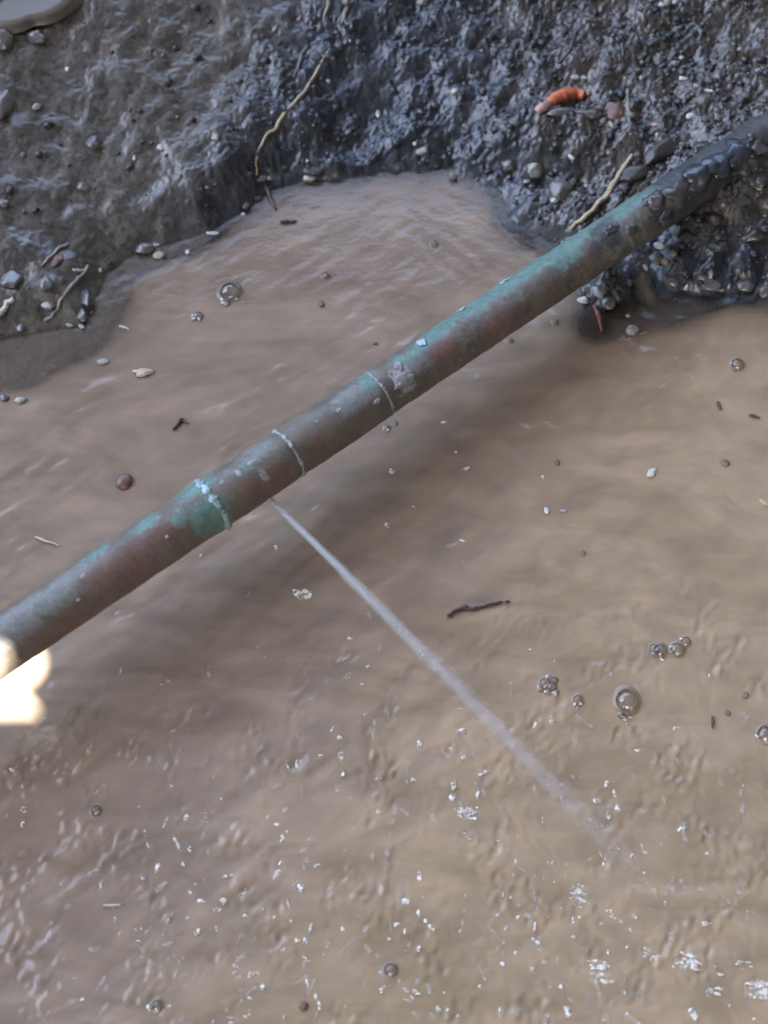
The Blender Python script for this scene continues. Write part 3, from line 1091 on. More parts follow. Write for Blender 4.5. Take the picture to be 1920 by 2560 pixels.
# drops torn off the jet on its way down
rj = random.Random(21)
vv, ff, b = [], [], 0
for i in range(60):
    u = 0.30 + 0.72 * rj.random() ** 0.7
    c = jet_axis(u)
    r = (0.0008 + 0.0062 * u) * rj.uniform(0.3, 1.25)
    a = rj.uniform(0, 6.283)
    c = c + np.array([math.cos(a) * 0.75, math.sin(a) * 0.6, abs(math.sin(a)) * 0.5]) * r
    sz = rj.uniform(0.00012, 0.00032)
    d = (JE - JP) / np.linalg.norm(JE - JP)
    v = ICO1[0] * sz
    v = v + d * ((v @ d)[:, None]) * rj.uniform(0.3, 3.0) + c
    vv.append(v); ff.append(ICO1[1] + b); b += len(v)
dr = child(mesh_obj('droplets', np.vstack(vv), np.vstack(ff), M['foam']), jet)
dr['kind'] = 'stuff'

# ------------------------------------------------------------------ roots and twigs
strand('root', [(812, 140), (790, 185), (765, 225), (738, 258), (705, 290), (690, 325), (668, 335), (650, 372), (640, 400), (643, 430), (642, 440)], 11, 'root', 'long thin tan root hanging down the middle of the soil bank', 'root', seed=1)
strand('root', [(866, -20), (868, 20), (858, 55), (852, 62)], 15, 'root_dull', 'short dull pinkish root cut by the top edge of the photo', 'root', seed=2)
strand('root', [(828, -20), (818, 20), (808, 60)], 12, 'root_dull', 'faint root at the top edge, left neighbour of the short pinkish root', 'root', seed=12)
strand('root', [(768, 115), (755, 140), (745, 170), (735, 192)], 11, 'clay_lump', 'forked grey root stub beside the top of the long tan root', 'root', seed=3)
strand('root', [(1580, 392), (1556, 425), (1535, 462), (1512, 498), (1478, 530), (1445, 560), (1424, 576)], 15, 'root', 'thick tan root leaning onto the patinated pipe', 'root', seed=4, lift=1.0, taper=0.35)
strand('root', [(1568, 225), (1567, 262), (1572, 300), (1578, 340)], 13, 'root_dull', 'dull upright root above the dark wood lump', 'root', seed=5)
strand('root', [(172, 612), (148, 622), (125, 645), (105, 667)], 10, 'root_dull', 'straight brown twig beside the red clay stain, left bank', 'twig', seed=6, taper=0.3)
strand('root', [(222, 665), (214, 682), (192, 702), (166, 732), (154, 752), (140, 780), (128, 795), (112, 803)], 12, 'root_dull', 'jointed pale twig near the left waterline with a side spur', 'twig', seed=7, taper=0.3)
strand('root', [(182, 674), (198, 678), (216, 678)], 9, 'root_pale', 'short pale spur lying against the jointed twig', 'twig', seed=8)
strand('root', [(-20, 800), (5, 783), (18, 762), (36, 748)], 17, 'root_pale', 'thick cream root end at the left photo edge', 'root', seed=9, taper=0.2)
strand('root', [(1486, 765), (1492, 785), (1500, 802), (1503, 832)], 14, 'root_red', 'dark red rootlet trailing into the water below the pipe', 'root', seed=10, lift=0.8)
strand('root', [(1553, 690), (1548, 712), (1552, 728)], 12, 'bark', 'small dark rootlet hanging under the pipe beside the wet pebbles', 'root', seed=11)
strand('root', [(655, 445), (668, 470), (680, 510), (690, 525)], 12, 'bark', 'dark rootlet reaching the waterline below the long tan root', 'root', seed=13)
strand('root', [(1395, 160), (1425, 130), (1440, 80)], 10, 'stone_dark', 'dark curved rootlet in the blue crumbly soil', 'root', seed=14)
strand('root', [(1545, 110), (1552, 90), (1556, 120), (1560, 160)], 12, 'stone_dark', 'short black root loop near the top right soil', 'root', seed=15)
strand('twig', [(1118, 1542), (1135, 1528), (1160, 1518), (1180, 1524), (1205, 1515), (1240, 1508), (1272, 1502)], 11, 'bark', 'dark knobbly twig floating right of the jet', 'twig', z=0.0006, seed=16, knots=0.6, lift=0.3)
strand('twig', [(88, 1342), (112, 1352), (150, 1365)], 7, 'leaf', 'thin straw sliver floating above the left pipe length', 'straw', z=0.0005, seed=17)
strand('twig', [(298, 815), (308, 818), (322, 824)], 7, 'root_pale', 'tiny pale sliver floating off the left bank', 'straw', z=0.0005, seed=18)
strand('twig', [(258, 2264), (302, 2262)], 6, 'root_pale', 'straight pale sliver floating among the lower left glints', 'straw', z=0.0008, seed=19)
strand('twig', [(432, 1075), (455, 1048), (470, 1060)], 9, 'bark', 'thin dark sliver floating left of the pipe sleeve', 'straw', z=0.0005, seed=20)
strand('twig', [(1780, 1790), (1781, 1822)], 7, 'bark', 'short dark stick floating right of the big bubble', 'straw', z=0.0005, seed=21)
strand('twig', [(700, 556), (715, 556), (742, 552)], 11, 'bark', 'dark sliver floating below the long tan root', 'straw', z=0.0005, seed=22)
strand('twig', [(1872, 1038), (1900, 1044)], 8, 'bark', 'brown sliver floating near the right edge below the soil', 'straw', z=0.0005, seed=23)
strand('twig', [(1795, 1005), (1798, 1025)], 9, 'bark', 'tiny upright dark sliver floating at the right', 'straw', z=0.0005, seed=24)

# ------------------------------------------------------------------ stones and lumps
st = empty('brick_fragment', hit(1410, 245), 'curved orange brick fragment with a pink end, lying on the dark bank', 'brick fragment')


def part_rock(px, py, w, h, rot, mat, name, par, tall=0.6, dz=0.0, rough=0.22, ang=3):
    SEED[0] += 1
    P = hit(px, py)
    k = mpp(P)
    a, b = w * k / 2, h * k / 2
    c = tall * min(a, b)
    v = rotz(rock_verts((a, b, c), SEED[0] * 1.91, rough, ang, ICO3), -math.radians(rot)) + P + np.array([0, 0, c * 0.4 + dz])
    return child(mesh_obj(name, v, ICO3[1], M[mat]), par)


bb = strand('brick_body', [(1372, 264), (1386, 254), (1402, 246), (1420, 241), (1440, 240), (1460, 246)], 34, 'brick', None, None, lift=0.5, seed=31, taper=0.25, knots=0.05, jit_k=0.2)
child(bb, st)
pk = strand('pink_end', [(1340, 284), (1352, 276), (1364, 268), (1376, 261)], 26, 'brick_pale', None, None, lift=0.5, seed=33, taper=0.3, knots=0.12, jit_k=0.3)
child(pk, st)

stone(1535, 275, 52, 66, 'redbrown', 'dull red-brown clay lump right of the orange brick fragment', 'clay_lump', 'clay lump', rot=-20, tall=0.5, sink=0.5)
stone(1404, 478, 62, 66, 'stone_grey', 'square grey stone half sunk at the waterline', rot=8, rough=0.16, angular=7, tall=0.7)
stone(1384, 505, 20, 18, 'stone_pale', 'tiny pale pebble stuck to the square grey stone', 'pebble', 'pebble', sink=0.15, tall=0.9)
stone(1334, 432, 38, 38, 'stone_pale', 'round pale green-grey stone above the waterline', rot=30, rough=0.35, angular=2, tall=0.9, sink=0.2)
stone(1316, 455, 16, 14, 'stone_pale', 'tiny pebble touching the round pale stone', 'pebble', 'pebble')
stone(1134, 446, 22, 24, 'stone_grey', 'dark-topped grey pebble standing in the water near the bank', 'pebble', 'pebble', tall=1.0, sink=0.2)
stone(1054, 380, 28, 24, 'stone_pale', 'oval cream pebble on the dark bank above the water', 'pebble', 'pebble', rot=-30)
stone(1037, 360, 11, 11, 'stone_white', 'white dot of a pebble above the oval cream pebble', 'pebble', 'pebble')
stone(945, 286, 14, 32, 'stone_pale', 'slim upright cream pebble in the middle of the bank', 'pebble', 'pebble', rot=-14)
stone(774, 448, 34, 22, 'stone_white', 'bright white pebble at the waterline under the dark lump', 'pebble', 'pebble', rot=-8, sink=0.2, tall=0.8)
stone(780, 430, 56, 26, 'stone_dark', 'black wet lump resting on the white waterline pebble', 'stone', 'stone', rot=10)
stone(672, 446, 14, 12, 'stone_white', 'tiny white pebble at the foot of the long tan root', 'pebble', 'pebble')
stone(651, 448, 34, 20, 'clay_lump', 'small grey clay lump at the foot of the long tan root', 'clay_lump', 'clay lump')
stone(1438, 194, 24, 16, 'stone_pale', 'left pebble of the pair above the orange brick fragment', 'pebble', 'pebble', rot=12)
stone(1460, 197, 18, 18, 'stone_pale', 'right pebble of the pair above the orange brick fragment', 'pebble', 'pebble')
stone(1470, 235, 16, 18, 'stone_tan', 'little tan pebble at the end of the orange brick fragment', 'pebble', 'pebble')
stone(1706, 198, 26, 16, 'stone_white', 'largest white rectangular pebble in the top right gravel', 'pebble', 'pebble', rot=4, angular=6, sink=0.2)
stone(1772, 228, 24, 11, 'stone_white', 'thin flat white pebble right of the rectangular one', 'pebble', 'pebble', rot=6)
stone(1738, 217, 18, 16, 'stone_pale', 'pale pebble between two white pebbles in the top right gravel', 'pebble', 'pebble')
stone(1846, 125, 15, 15, 'stone_white', 'small white pebble high in the top right gravel', 'pebble', 'pebble')
stone(1703, 145, 13, 13, 'stone_white', 'white grain above the rectangular white pebble', 'pebble', 'pebble')
stone(1693, 156, 10, 8, 'stone_white', 'smaller white grain under the white grain, top right', 'pebble', 'pebble')
stone(1655, 13, 24, 14, 'stone_white', 'white pebble at the top edge, right of centre', 'pebble', 'pebble', rot=-15)
stone(1727, 292, 24, 18, 'stone_white', 'cream pebble in the brown gravel above the dark wood lump', 'pebble', 'pebble', rot=-10)
stone(1790, 288, 14, 14, 'stone_tan', 'tan grain right of the cream gravel pebble', 'pebble', 'pebble')
stone(1900, 180, 30, 24, 'stone_tan', 'tan stone at the right edge of the top gravel', 'stone', 'stone', rot=20)
stone(1640, 312, 22, 10, 'brick_pale', 'flat pinkish chip above the dark wood lump', 'chip', 'chip', rot=-5)
stone(1604, 195, 13, 13, 'stone_pale', 'pale grain right of the pebble pair', 'pebble', 'pebble')
stone(1505, 305, 16, 28, 'stone_pale', 'left of two pale slivers under the red-brown lump', 'pebble', 'pebble', rot=40)
stone(1528, 312, 12, 26, 'stone_tan', 'right of two pale slivers under the red-brown lump', 'pebble', 'pebble', rot=-25)
stone(1428, 392, 14, 30, 'stone_white', 'pale angular sliver in the hollow above the grey stone', 'pebble', 'pebble', rot=-38, angular=5)
stone(1388, 362, 18, 18, 'clay_lump', 'small blue-grey lump in the hollow above the pale stone', 'clay_lump', 'clay lump')
stone(1272, 415, 34, 34, 'clay_lump', 'blue-grey lump at the waterline left of the pale stone', 'clay_lump', 'clay lump', sink=0.3)
stone(1466, 466, 14, 14, 'stone_pale', 'round grain between the grey stone and the tan root', 'pebble', 'pebble')
stone(1484, 482, 22, 16, 'clay_lump', 'grey crumb just left of the tan root', 'clay_lump', 'clay lump')
stone(1625, 378, 52, 40, 'clay_lump', 'lilac-grey lump above the dark wood lump', 'clay_lump', 'clay lump', rot=-35)
wood = stone(1652, 385, 118, 56, 'stone_dark', 'dark rotten wood lump lying above the buried pipe end', 'wood_lump', 'wood', rot=-34, rough=0.3, angular=4, tall=0.7, sink=0.3)
stone(1590, 430, 92, 52, 'stone_dark', 'dark clod between the tan root and the wood lump', 'soil_clod', 'soil clod', rot=-25, rough=0.35, tall=0.6, sink=0.45)
stone(1402, 282, 70, 24, 'clay_lump', 'long bluish wet lump under the orange brick fragment', 'clay_lump', 'clay lump', rot=-8)
stone(1470, 285, 60, 24, 'clay_lump', 'lilac wet lump between the brick fragment and the red-brown lump', 'clay_lump', 'clay lump', rot=10)
# pebbles under and right of the pipe
stone(1457, 752, 30, 20, 'stone_white', 'bright white pebble under the pipe at the waterline', 'pebble', 'pebble', rot=20, sink=0.1)
stone(1494, 730, 22, 46, 'stone_pale', 'upright wet pebble under the pipe', 'pebble', 'pebble', rot=-18)
stone(1518, 762, 40, 40, 'clay_lump', 'round grey pebble with a dark hollow under the pipe', 'pebble', 'pebble', rot=10, sink=0.2)
stone(1470, 722, 40, 22, 'clay_lump', 'flat grey pebble wedged against the pipe underside', 'pebble', 'pebble', rot=-30)
stone(1579, 828, 34, 28, 'stone_pale', 'pale pebble alone in the shallows right of the red rootlet', 'pebble', 'pebble', sink=0.3)
stone(1570, 790, 12, 10, 'stone_white', 'tiny white grain in the shallows above the lone pale pebble', 'pebble', 'pebble')
stone(1648, 617, 26, 20, 'stone_white', 'cream pebble on top of the cluster right of the pipe', 'pebble', 'pebble', rot=20, sink=0.15)
stone(1640, 650, 40, 36, 'stone_grey', 'tan-grey pebble in the middle of the cluster right of the pipe', 'pebble', 'pebble', rot=-20, sink=0.2)
stone(1613, 668, 12, 22, 'stone_tan', 'little tan pebble at the left of the cluster right of the pipe', 'pebble', 'pebble', rot=-20)
stone(1682, 634, 20, 26, 'stone_pale', 'lilac pebble at the right of the cluster beside the pipe', 'pebble', 'pebble')
stone(1665, 655, 26, 24, 'stone_tan', 'rounded tan pebble low in the cluster right of the pipe', 'pebble', 'pebble')
stone(1676, 705, 46, 30, 'clay_lump', 'blue-grey wet clod at the waterline below the pebble cluster', 'soil_clod', 'soil clod', rot=10)
stone(1772, 712, 66, 34, 'clay_lump', 'long blue wet clod at the right waterline', 'soil_clod', 'soil clod', rot=18)
stone(1862, 716, 46, 34, 'clay_lump', 'lilac wet clod near the right edge waterline', 'soil_clod', 'soil clod', rot=-10)
stone(1908, 726, 34, 44, 'clay_lump', 'pale wet clod cut by the right edge at the waterline', 'soil_clod', 'soil clod')
# left bank
stone(358, 625, 60, 36, 'clay_lump', 'smooth blue-grey wet clod at the left waterline', 'soil_clod', 'soil clod', rot=-18, rough=0.2)
stone(388, 614, 24, 14, 'stone_pale', 'upper pale pebble beside the smooth wet clod', 'pebble', 'pebble')
stone(398, 640, 30, 22, 'stone_tan', 'lower tan pebble beside the smooth wet clod', 'pebble', 'pebble')
stone(469, 632, 12, 14, 'stone_white', 'tiny cream pebble at the waterline right of the wet clod', 'pebble', 'pebble', sink=0.2)
stone(532, 585, 34, 10, 'stone_white', 'thin white flake at the waterline of the dark bank', 'chip', 'chip', rot=2, sink=0.1)
stone(608, 536, 14, 9, 'stone_white', 'tiny white flake at the waterline left of the dark rootlet', 'chip', 'chip')
stone(28, 702, 54, 52, 'clay_lump', 'rounded wet clod at the left edge above the cream root', 'soil_clod', 'soil clod', sink=0.4)
stone(118, 712, 36, 46, 'clay_lump', 'wet grey clod left of the jointed twig', 'soil_clod', 'soil clod', rot=-15)
stone(122, 765, 40, 30, 'clay_lump', 'lilac wet clod under the jointed twig', 'soil_clod', 'soil clod', rot=15)
stone(215, 745, 24, 60, 'clay_lump', 'long grey clod right of the jointed twig', 'soil_clod', 'soil clod', rot=-15)
stone(205, 790, 26, 40, 'clay_lump', 'wet clod at the waterline below the long grey clod', 'soil_clod', 'soil clod', rot=-20)
stone(172, 813, 24, 12, 'stone_pale', 'pale flat pebble at the left waterline', 'pebble', 'pebble', rot=10)
stone(205, 817, 18, 12, 'stone_pale', 'second pale flat pebble at the left waterline', 'pebble', 'pebble', rot=35)
stone(52, 820, 20, 26, 'clay_lump', 'dark pitted lump at the left waterline', 'clay_lump', 'clay lump')
stone(250, 676, 12, 16, 'stone_pale', 'pale grain right of the jointed twig spur', 'pebble', 'pebble')
stone(138, 652, 50, 36, 'redbrown', 'dull red clay stain lump behind the straight brown twig', 'clay_lump', 'clay lump', rot=-30, tall=0.35, sink=0.5)
stone(402, 370, 18, 18, 'stone_white', 'small white pebble in the smooth mud of the left bank', 'pebble', 'pebble')
stone(92, 268, 22, 20, 'stone_pale', 'pale pebble high on the left bank', 'pebble', 'pebble')
stone(168, 173, 14, 14, 'stone_white', 'tiny white pebble high on the left bank', 'pebble', 'pebble')
stone(337, 395, 14, 16, 'stone_pale', 'pale grain left of the small white mud pebble', 'pebble', 'pebble')
stone(232, 360, 34, 40, 'clay_lump', 'shiny wet lump in the middle of the left bank', 'clay_lump', 'clay lump', rot=-30)
stone(210, 468, 34, 24, 'clay_lump', 'bluish wet lump low on the left bank', 'clay_lump', 'clay lump')
stone(95, 95, 52, 40, 'clay_lump', 'pale blue wet lump beside the corner puddle', 'clay_lump', 'clay lump', rough=0.35)
stone(8, 105, 56, 60, 'clay_lump', 'upper blue wet lump at the left photo edge', 'clay_lump', 'clay lump')
stone(8, 262, 50, 96, 'clay_lump', 'lower tall blue wet lump at the left photo edge', 'clay_lump', 'clay lump')
stone(8, 510, 36, 24, 'clay_lump', 'lilac wet lump at the left edge halfway down the bank', 'clay_lump', 'clay lump')
# things in the left shallows and afloat
stone(360, 932, 48, 26, 'chip', 'pale notched wood chip floating off the left bank', 'wood_chip', 'wood chip', rough=0.6, angular=4, tall=0.5, sink=0.2)
stone(258, 905, 30, 18, 'stone_pale', 'pale pebble breaking the surface of the left shallows', 'pebble', 'pebble', rot=-10)
stone(310, 1205, 44, 46, 'redbrown', 'round brown seed floating above the left pipe length', 'seed', 'seed', rough=0.12, angular=0, tall=0.6, sink=0.45)
stone(52, 1002, 30, 20, 'stone_pale', 'wet pebble at the left edge of the shallows', 'pebble', 'pebble')
stone(12, 995, 26, 22, 'clay_lump', 'grey pebble cut by the left edge in the shallows', 'pebble', 'pebble')
stone(804, 760, 16, 26, 'bark', 'dark flake floating above the pipe sleeve', 'flake', 'flake', rot=-20, tall=0.3, sink=0.3)
stone(938, 860, 14, 9, 'bark', 'tiny dark flake just above the pipe sleeve', 'flake', 'flake', tall=0.4)
stone(1628, 1182, 20, 36, 'stone_white', 'bright white flake floating right of the pipe shadow', 'flake', 'flake', rot=28, tall=0.3, sink=0.1)
stone(1366, 1277, 12, 20, 'stone_white', 'small white flake floating above the dark twig', 'flake', 'flake', rot=-14, tall=0.4, sink=0.1)
stone(1408, 1277, 18, 8, 'stone_pale', 'flat pinkish flake right of the small white flake', 'flake', 'flake', tall=0.4, sink=0.1)
stone(1910, 1258, 24, 16, 'leaf', 'yellowish flake floating at the right photo edge', 'flake', 'flake', rot=25, tall=0.4, sink=0.1)
stone(762, 1488, 56, 28, 'foam', 'pale streaky flake floating left of the jet', 'flake', 'flake', rot=15, tall=0.2, sink=0.2, rough=0.5)
stone(760, 2515, 22, 24, 'redbrown', 'dark reddish seed floating among the bottom glints', 'seed', 'seed', tall=0.6)


for i, (px, py, w, h, rot) in enumerate([(1560, 470, 40, 30, -20), (1610, 470, 46, 30, -30), (1665, 440, 52, 34, -25), (1720, 405, 46, 36, 10), (1760, 372, 60, 40, -20), (1820, 350, 60, 46, 15), (1745, 500, 56, 40, -30), (1790, 455, 64, 46, -25), (1850, 420, 70, 50, -20), (1890, 370, 60, 44, 20),
                                         (1690, 545, 48, 34, -35), (1640, 575, 40, 30, -30), (1720, 590, 44, 34, 10), (1780, 545, 56, 40, 20), (1850, 500, 56, 44, -10), (1900, 460, 50, 40, 30), (1800, 620, 50, 36, 15), (1880, 590, 54, 40, -15)]):
    LB = ['dark clod against the upper side of the pipe just right of the tan root', 'second dark clod along the upper side of the pipe, right of the root', 'dark clod below the wood lump against the pipe', 'clod right of the wood lump', 'clod above the buried end of the pipe', 'clod between the top right gravel and the buried pipe end',
          'clod packed on the pipe where it goes under', 'clod covering the last of the pipe', 'large clod right of the covered pipe end', 'clod at the right edge above the pipe line', 'clod against the lower side of the pipe near its buried end', 'clod against the lower side of the pipe above the pebble cluster', 'clod right of the pebble cluster, upper',
          'clod in the middle of the blue-black soil at the right', 'clod in the upper right of the blue-black soil', 'clod at the right edge, level with the pipe end', 'clod low in the blue-black soil above the long blue clod', 'clod near the right edge above the lilac wet clod'][i]
    stone(px, py, w, h, 'soil', LB, 'soil_clod', 'soil clod', rot=rot, rough=0.55, angular=3, tall=0.6, sink=0.42)

for i, (px, py, w, h, rot, lab) in enumerate([
        (1500, 590, 40, 22, -30, 'flat tan mud smear on the pipe right of the turquoise patina'), (1550, 592, 34, 30, -20, 'grey pitted mud cake on the pipe beside the tan root tip'), (1610, 520, 70, 40, -33, 'olive mud cake along the top of the pipe, right of the tan root'),
        (1665, 505, 76, 60, -33, 'broad mud cake on the pipe below the wood lump'), (1715, 462, 84, 66, -33, 'dark mud cake where the pipe starts to go under'), (1765, 435, 90, 70, -33, 'bluish mud heap over the vanishing pipe'), (1815, 405, 90, 70, -30, 'last mud heap covering the pipe near the right edge'), (1640, 560, 50, 30, -33, 'dark mud clinging under the pipe above the pebble cluster')]):
    t, f = pipe_tf(px, py)
    a0 = math.asin(f)
    nrm = E1 * math.cos(a0) + E2 * math.sin(a0)
    P = PA + AX * t + nrm * RC
    k = mpp(P)
    sd = np.cross(nrm, AX)
    base = rock_verts((w * k / 2, h * k / 2, 0.0011 + 0.0006 * (i > 3) + 0.0016 * (i in (4, 5, 6))), 300 + i * 5.3, 0.7, 0, ICO3)
    for q in range(len(base)):
        base[q, 2] += 0.0009 * mnoise.noise(Vector(base[q] * 420) + Vector((i, 0, 0)))
        base[q, 2] -= (base[q, 1] ** 2) / (2.1 * RC)          # wraps round the pipe
    vv = base[:, :1] * AX + base[:, 1:2] * sd + base[:, 2:] * nrm
    o = mesh_obj('mud_cake', vv, ICO3[1], M['soil'], attrs=dict(grit=[0.6 if i < 4 else 0.1] * len(vv), slate=[0.3 if i < 4 else 1.0] * len(vv), crumb=[0.45] * len(vv)))
    o.location = P - nrm * 0.0003
    tag(o, lab, 'mud')

# ------------------------------------------------------------------ bubbles
def dome_mesh(rad, flat=0.85, th=0.035, seg=32, rings=12):
    vs_, fs = [], []

    def shell(r, rev):
        b = len(vs_)
        for k in range(rings):
            ph = (math.pi / 2) * k / rings
            for q in range(seg):
                a = 2 * math.pi * q / seg
                vs_.append((r * math.cos(ph) * math.cos(a), r * math.cos(ph) * math.sin(a), r * flat * math.sin(ph)))
        vs_.append((0, 0, r * flat))
        for k in range(rings - 1):
            for q in range(seg):
                f = (b + k * seg + q, b + k * seg + (q + 1) % seg, b + (k + 1) * seg + (q + 1) % seg, b + (k + 1) * seg + q)
                fs.append(f[::-1] if rev else f)
        for q in range(seg):
            f = (b + (rings - 1) * seg + q, b + (rings - 1) * seg + (q + 1) % seg, b + rings * seg)
            fs.append(f[::-1] if rev else f)
        return b
    b0 = shell(rad, False)
    b1 = shell(rad * (1 - th), True)
    for q in range(seg):
        fs.append((b0 + (q + 1) % seg, b0 + q, b1 + q, b1 + (q + 1) % seg))
    return vs_, fs


def rim_mesh(rad, seg=40):
    """the little meniscus the water climbs round a bubble"""
    vs_, fs = [], []
    prof = [(1.42, -0.03), (1.22, 0.03), (1.06, 0.12), (0.98, 0.2), (0.94, 0.10), (0.94, -0.05)]
    for (r, z) in prof:
        for q in range(seg):
            a = 2 * math.pi * q / seg
            k = 1 + 0.05 * math.sin(2 * a + rad * 9000)
            vs_.append((rad * r * k * math.cos(a), rad * r * k * math.sin(a), rad * z))
    n_ = len(prof)
    for k in range(n_ - 1):
        for q in range(seg):
            fs.append((k * seg + q, k * seg + (q + 1) % seg, (k + 1) * seg + (q + 1) % seg, (k + 1) * seg + q))
    return vs_, fs


def bubble(px, py, d, label, name='bubble', group=None, extra=()):
    P = at(px, py, 0.0)
    k = mpp(P)
    z = wz_at(P[0], P[1])
    root = empty(name, (P[0], P[1], z), label, 'bubble', group)
    for i, (dx, dy, dd) in enumerate([(0, 0, d)] + list(extra)):
        Q = at(px + dx, py + dy, 0.0)
        r = dd * k / 2
        v, f = dome_mesh(r)
        o = mesh_obj('film', np.array(v), f, M['bubble'], root)
        o.location = (Q[0] - P[0], Q[1] - P[1], 0.0002)
        v, f = rim_mesh(r)
        vv = np.array(v)
        o2 = mesh_obj('meniscus', vv, f, M['water'], root, attrs=dict(turbid=[0.9] * len(vv), warm=[0.9 if px > 1000 else 0.1] * len(vv)))
        o2.location = (Q[0] - P[0], Q[1] - P[1], 0.0001)
    if extra or d > 30:
        rb = random.Random(int(px))
        vv, ff, b = [], [], 0
        for q in range(9 if len(extra) > 2 else 6):
            e = rb.choice([(0, 0, d)] + list(extra))
            a = rb.uniform(2.6, 5.6)                      # foam gathers on the side the current drives it to
            rr_ = e[2] * k * 0.5 * rb.uniform(0.75, 1.15)
            c = np.array([e[0] * k + rr_ * math.cos(a), -e[1] * k / math.sin(PITCH) + rr_ * math.sin(a), 0.0005])
            sz = rb.uniform(3, 7) * k
            v = rotz(rock_verts((sz, sz * 0.6, sz * 0.5), px + q, 0.5, 0, ICO2), rb.uniform(0, 3)) + c
            vv.append(v); ff.append(ICO2[1] + b); b += len(v)
        mesh_obj('froth_collar', np.vstack(vv), np.vstack(ff), M['foam'], root)
    return root


bubble(1566, 1752, 56, 'largest round bubble, floating alone at the right', extra=[(-14, 34, 18), (4, 36, 12)])
bubble(575, 730, 50, 'big round bubble afloat above the pipe, left of centre', extra=[(-8, 26, 20)])
bubble(1692, 1624, 34, 'pair of bubbles right half of the long cluster, with a dark outlier', 'bubble_pair', extra=[(22, -20, 22)])
bubble(1650, 1626, 32, 'left foamy end of the long bubble cluster', 'bubble_cluster', extra=[(-16, -6, 20), (-12, 10, 16), (2, 16, 14), (-22, 8, 12)])
bubble(1362, 1708, 26, 'tight foamy bubble cluster left of the largest bubble', 'bubble_cluster', extra=[(18, 8, 22), (8, 22, 16), (24, -8, 16), (-10, 14, 14), (28, 22, 14), (14, -12, 14)])
bubble(1444, 1750, 24, 'small bubble between the tight cluster and the largest bubble', extra=[(-4, 12, 10)])
bubble(1912, 1836, 40, 'dark-ringed bubble cut by the right photo edge')
bubble(1862, 1738, 16, 'tiny bubble with a pale tail near the right edge')
bubble(1818, 1783, 13, 'tiny dark bubble right of the short dark stick')
bubble(495, 790, 22, 'small bubble left of the pipe, under the big left bubble', extra=[(-10, 6, 10)])
bubble(815, 690, 18, 'small bubble with a pale film above the pipe sleeve')
bubble(1086, 610, 18, 'small bubble near the bank, right of centre')
bubble(1274, 852, 17, 'little bubble hugging the lower edge of the pipe')
bubble(1388, 806, 16, 'little white-lit bubble below the pipe patina')
bubble(1842, 912, 30, 'whitish bubble at the right below the wet clods', extra=[(-6, 10, 14)])
bubble(1812, 1158, 18, 'bubble at the upper right, beside the yellowish flake')
bubble(1392, 1157, 13, 'dark dot bubble left of the bright white flake')
bubble(1456, 1384, 14, 'tiny bubble far right of the dark twig')
bubble(240, 2026, 24, 'dark-centred bubble in the calm lower left water')
bubble(976, 2424, 30, 'dark-ringed bubble among the bottom glints, centre')
bubble(392, 2514, 26, 'bubble near the bottom edge, lower left', extra=[(-12, 4, 14)])
bubble(967, 1100 - 30, 16, 'bubble just below the sleeve of the pipe', extra=[(22, -12, 12)])

# ------------------------------------------------------------------ sky glints on the water, modelled as pale flecks
# centre x, y, width, height in photo pixels, label (None: one of the uncountable glint flecks)
P8 = lambda x, y: (960 + x / 1.728, 1860 + y / 1.728)
P7 = lambda x, y: (x / 1.728, 1860 + y / 1.728)
GLINTS = [
    (P8(365, 300), 54, 40, 'large square white modelled glint below the middle of the jet'),
    (P8(840, 655), 34, 66, 'upright white modelled glint inside the round eddy, lower right'),
    (P8(935, 985), 40, 66, 'tall white modelled glint directly below the eddy glint'),
    (P8(1162, 912), 48, 28, 'flat striped modelled glint right of the eddy'),
    (P8(1322, 932), 52, 44, 'slanting modelled glint near the bottom right'),
    (P8(1440, 978), 24, 30, 'small modelled glint right of the slanting one'),
    (P8(1428, 1070), 40, 32, 'pinkish modelled glint under the small one'),
    (P8(1618, 1062), 52, 46, 'bright modelled glint in the bottom right corner'),
    (P8(1560, 955), 48, 22, 'faint slanting modelled glint streak above the corner glint'),
    (P8(490, 430), 20, 32, 'white modelled glint right below the square one'),
    (P8(360, 392), 16, 32, 'upright white modelled glint touching the square patch from below'),
    (P8(975, 730), 24, 28, 'pinkish modelled glint right of the eddy one'),
    (P8(120, 1082), 34, 30, 'modelled glint beside the dark-ringed bottom bubble'),
    (P8(210, 815), 20, 28, 'white modelled glint at the end of a streak, bottom centre'),
    (P7(990, 578), 34, 20, 'bright white modelled glint in the lower left swirl'),
    (P7(1040, 640), 32, 40, 'ragged modelled glint just right of the bright lower left patch'),
    (P7(600, 815), 18, 50, 'upright modelled glint left in the lower left swirl'),
    (P7(885, 330), 18, 54, 'tall modelled glint above the lower left swirl'),
    (P7(1060, 1165), 26, 18, 'modelled glint at the bottom edge, left of centre'),
    (P7(995, 1195), 20, 24, 'modelled glint cut by the bottom edge'),
    (P7(1318, 940), 20, 22, 'round white modelled glint dot, bottom centre left'),
]
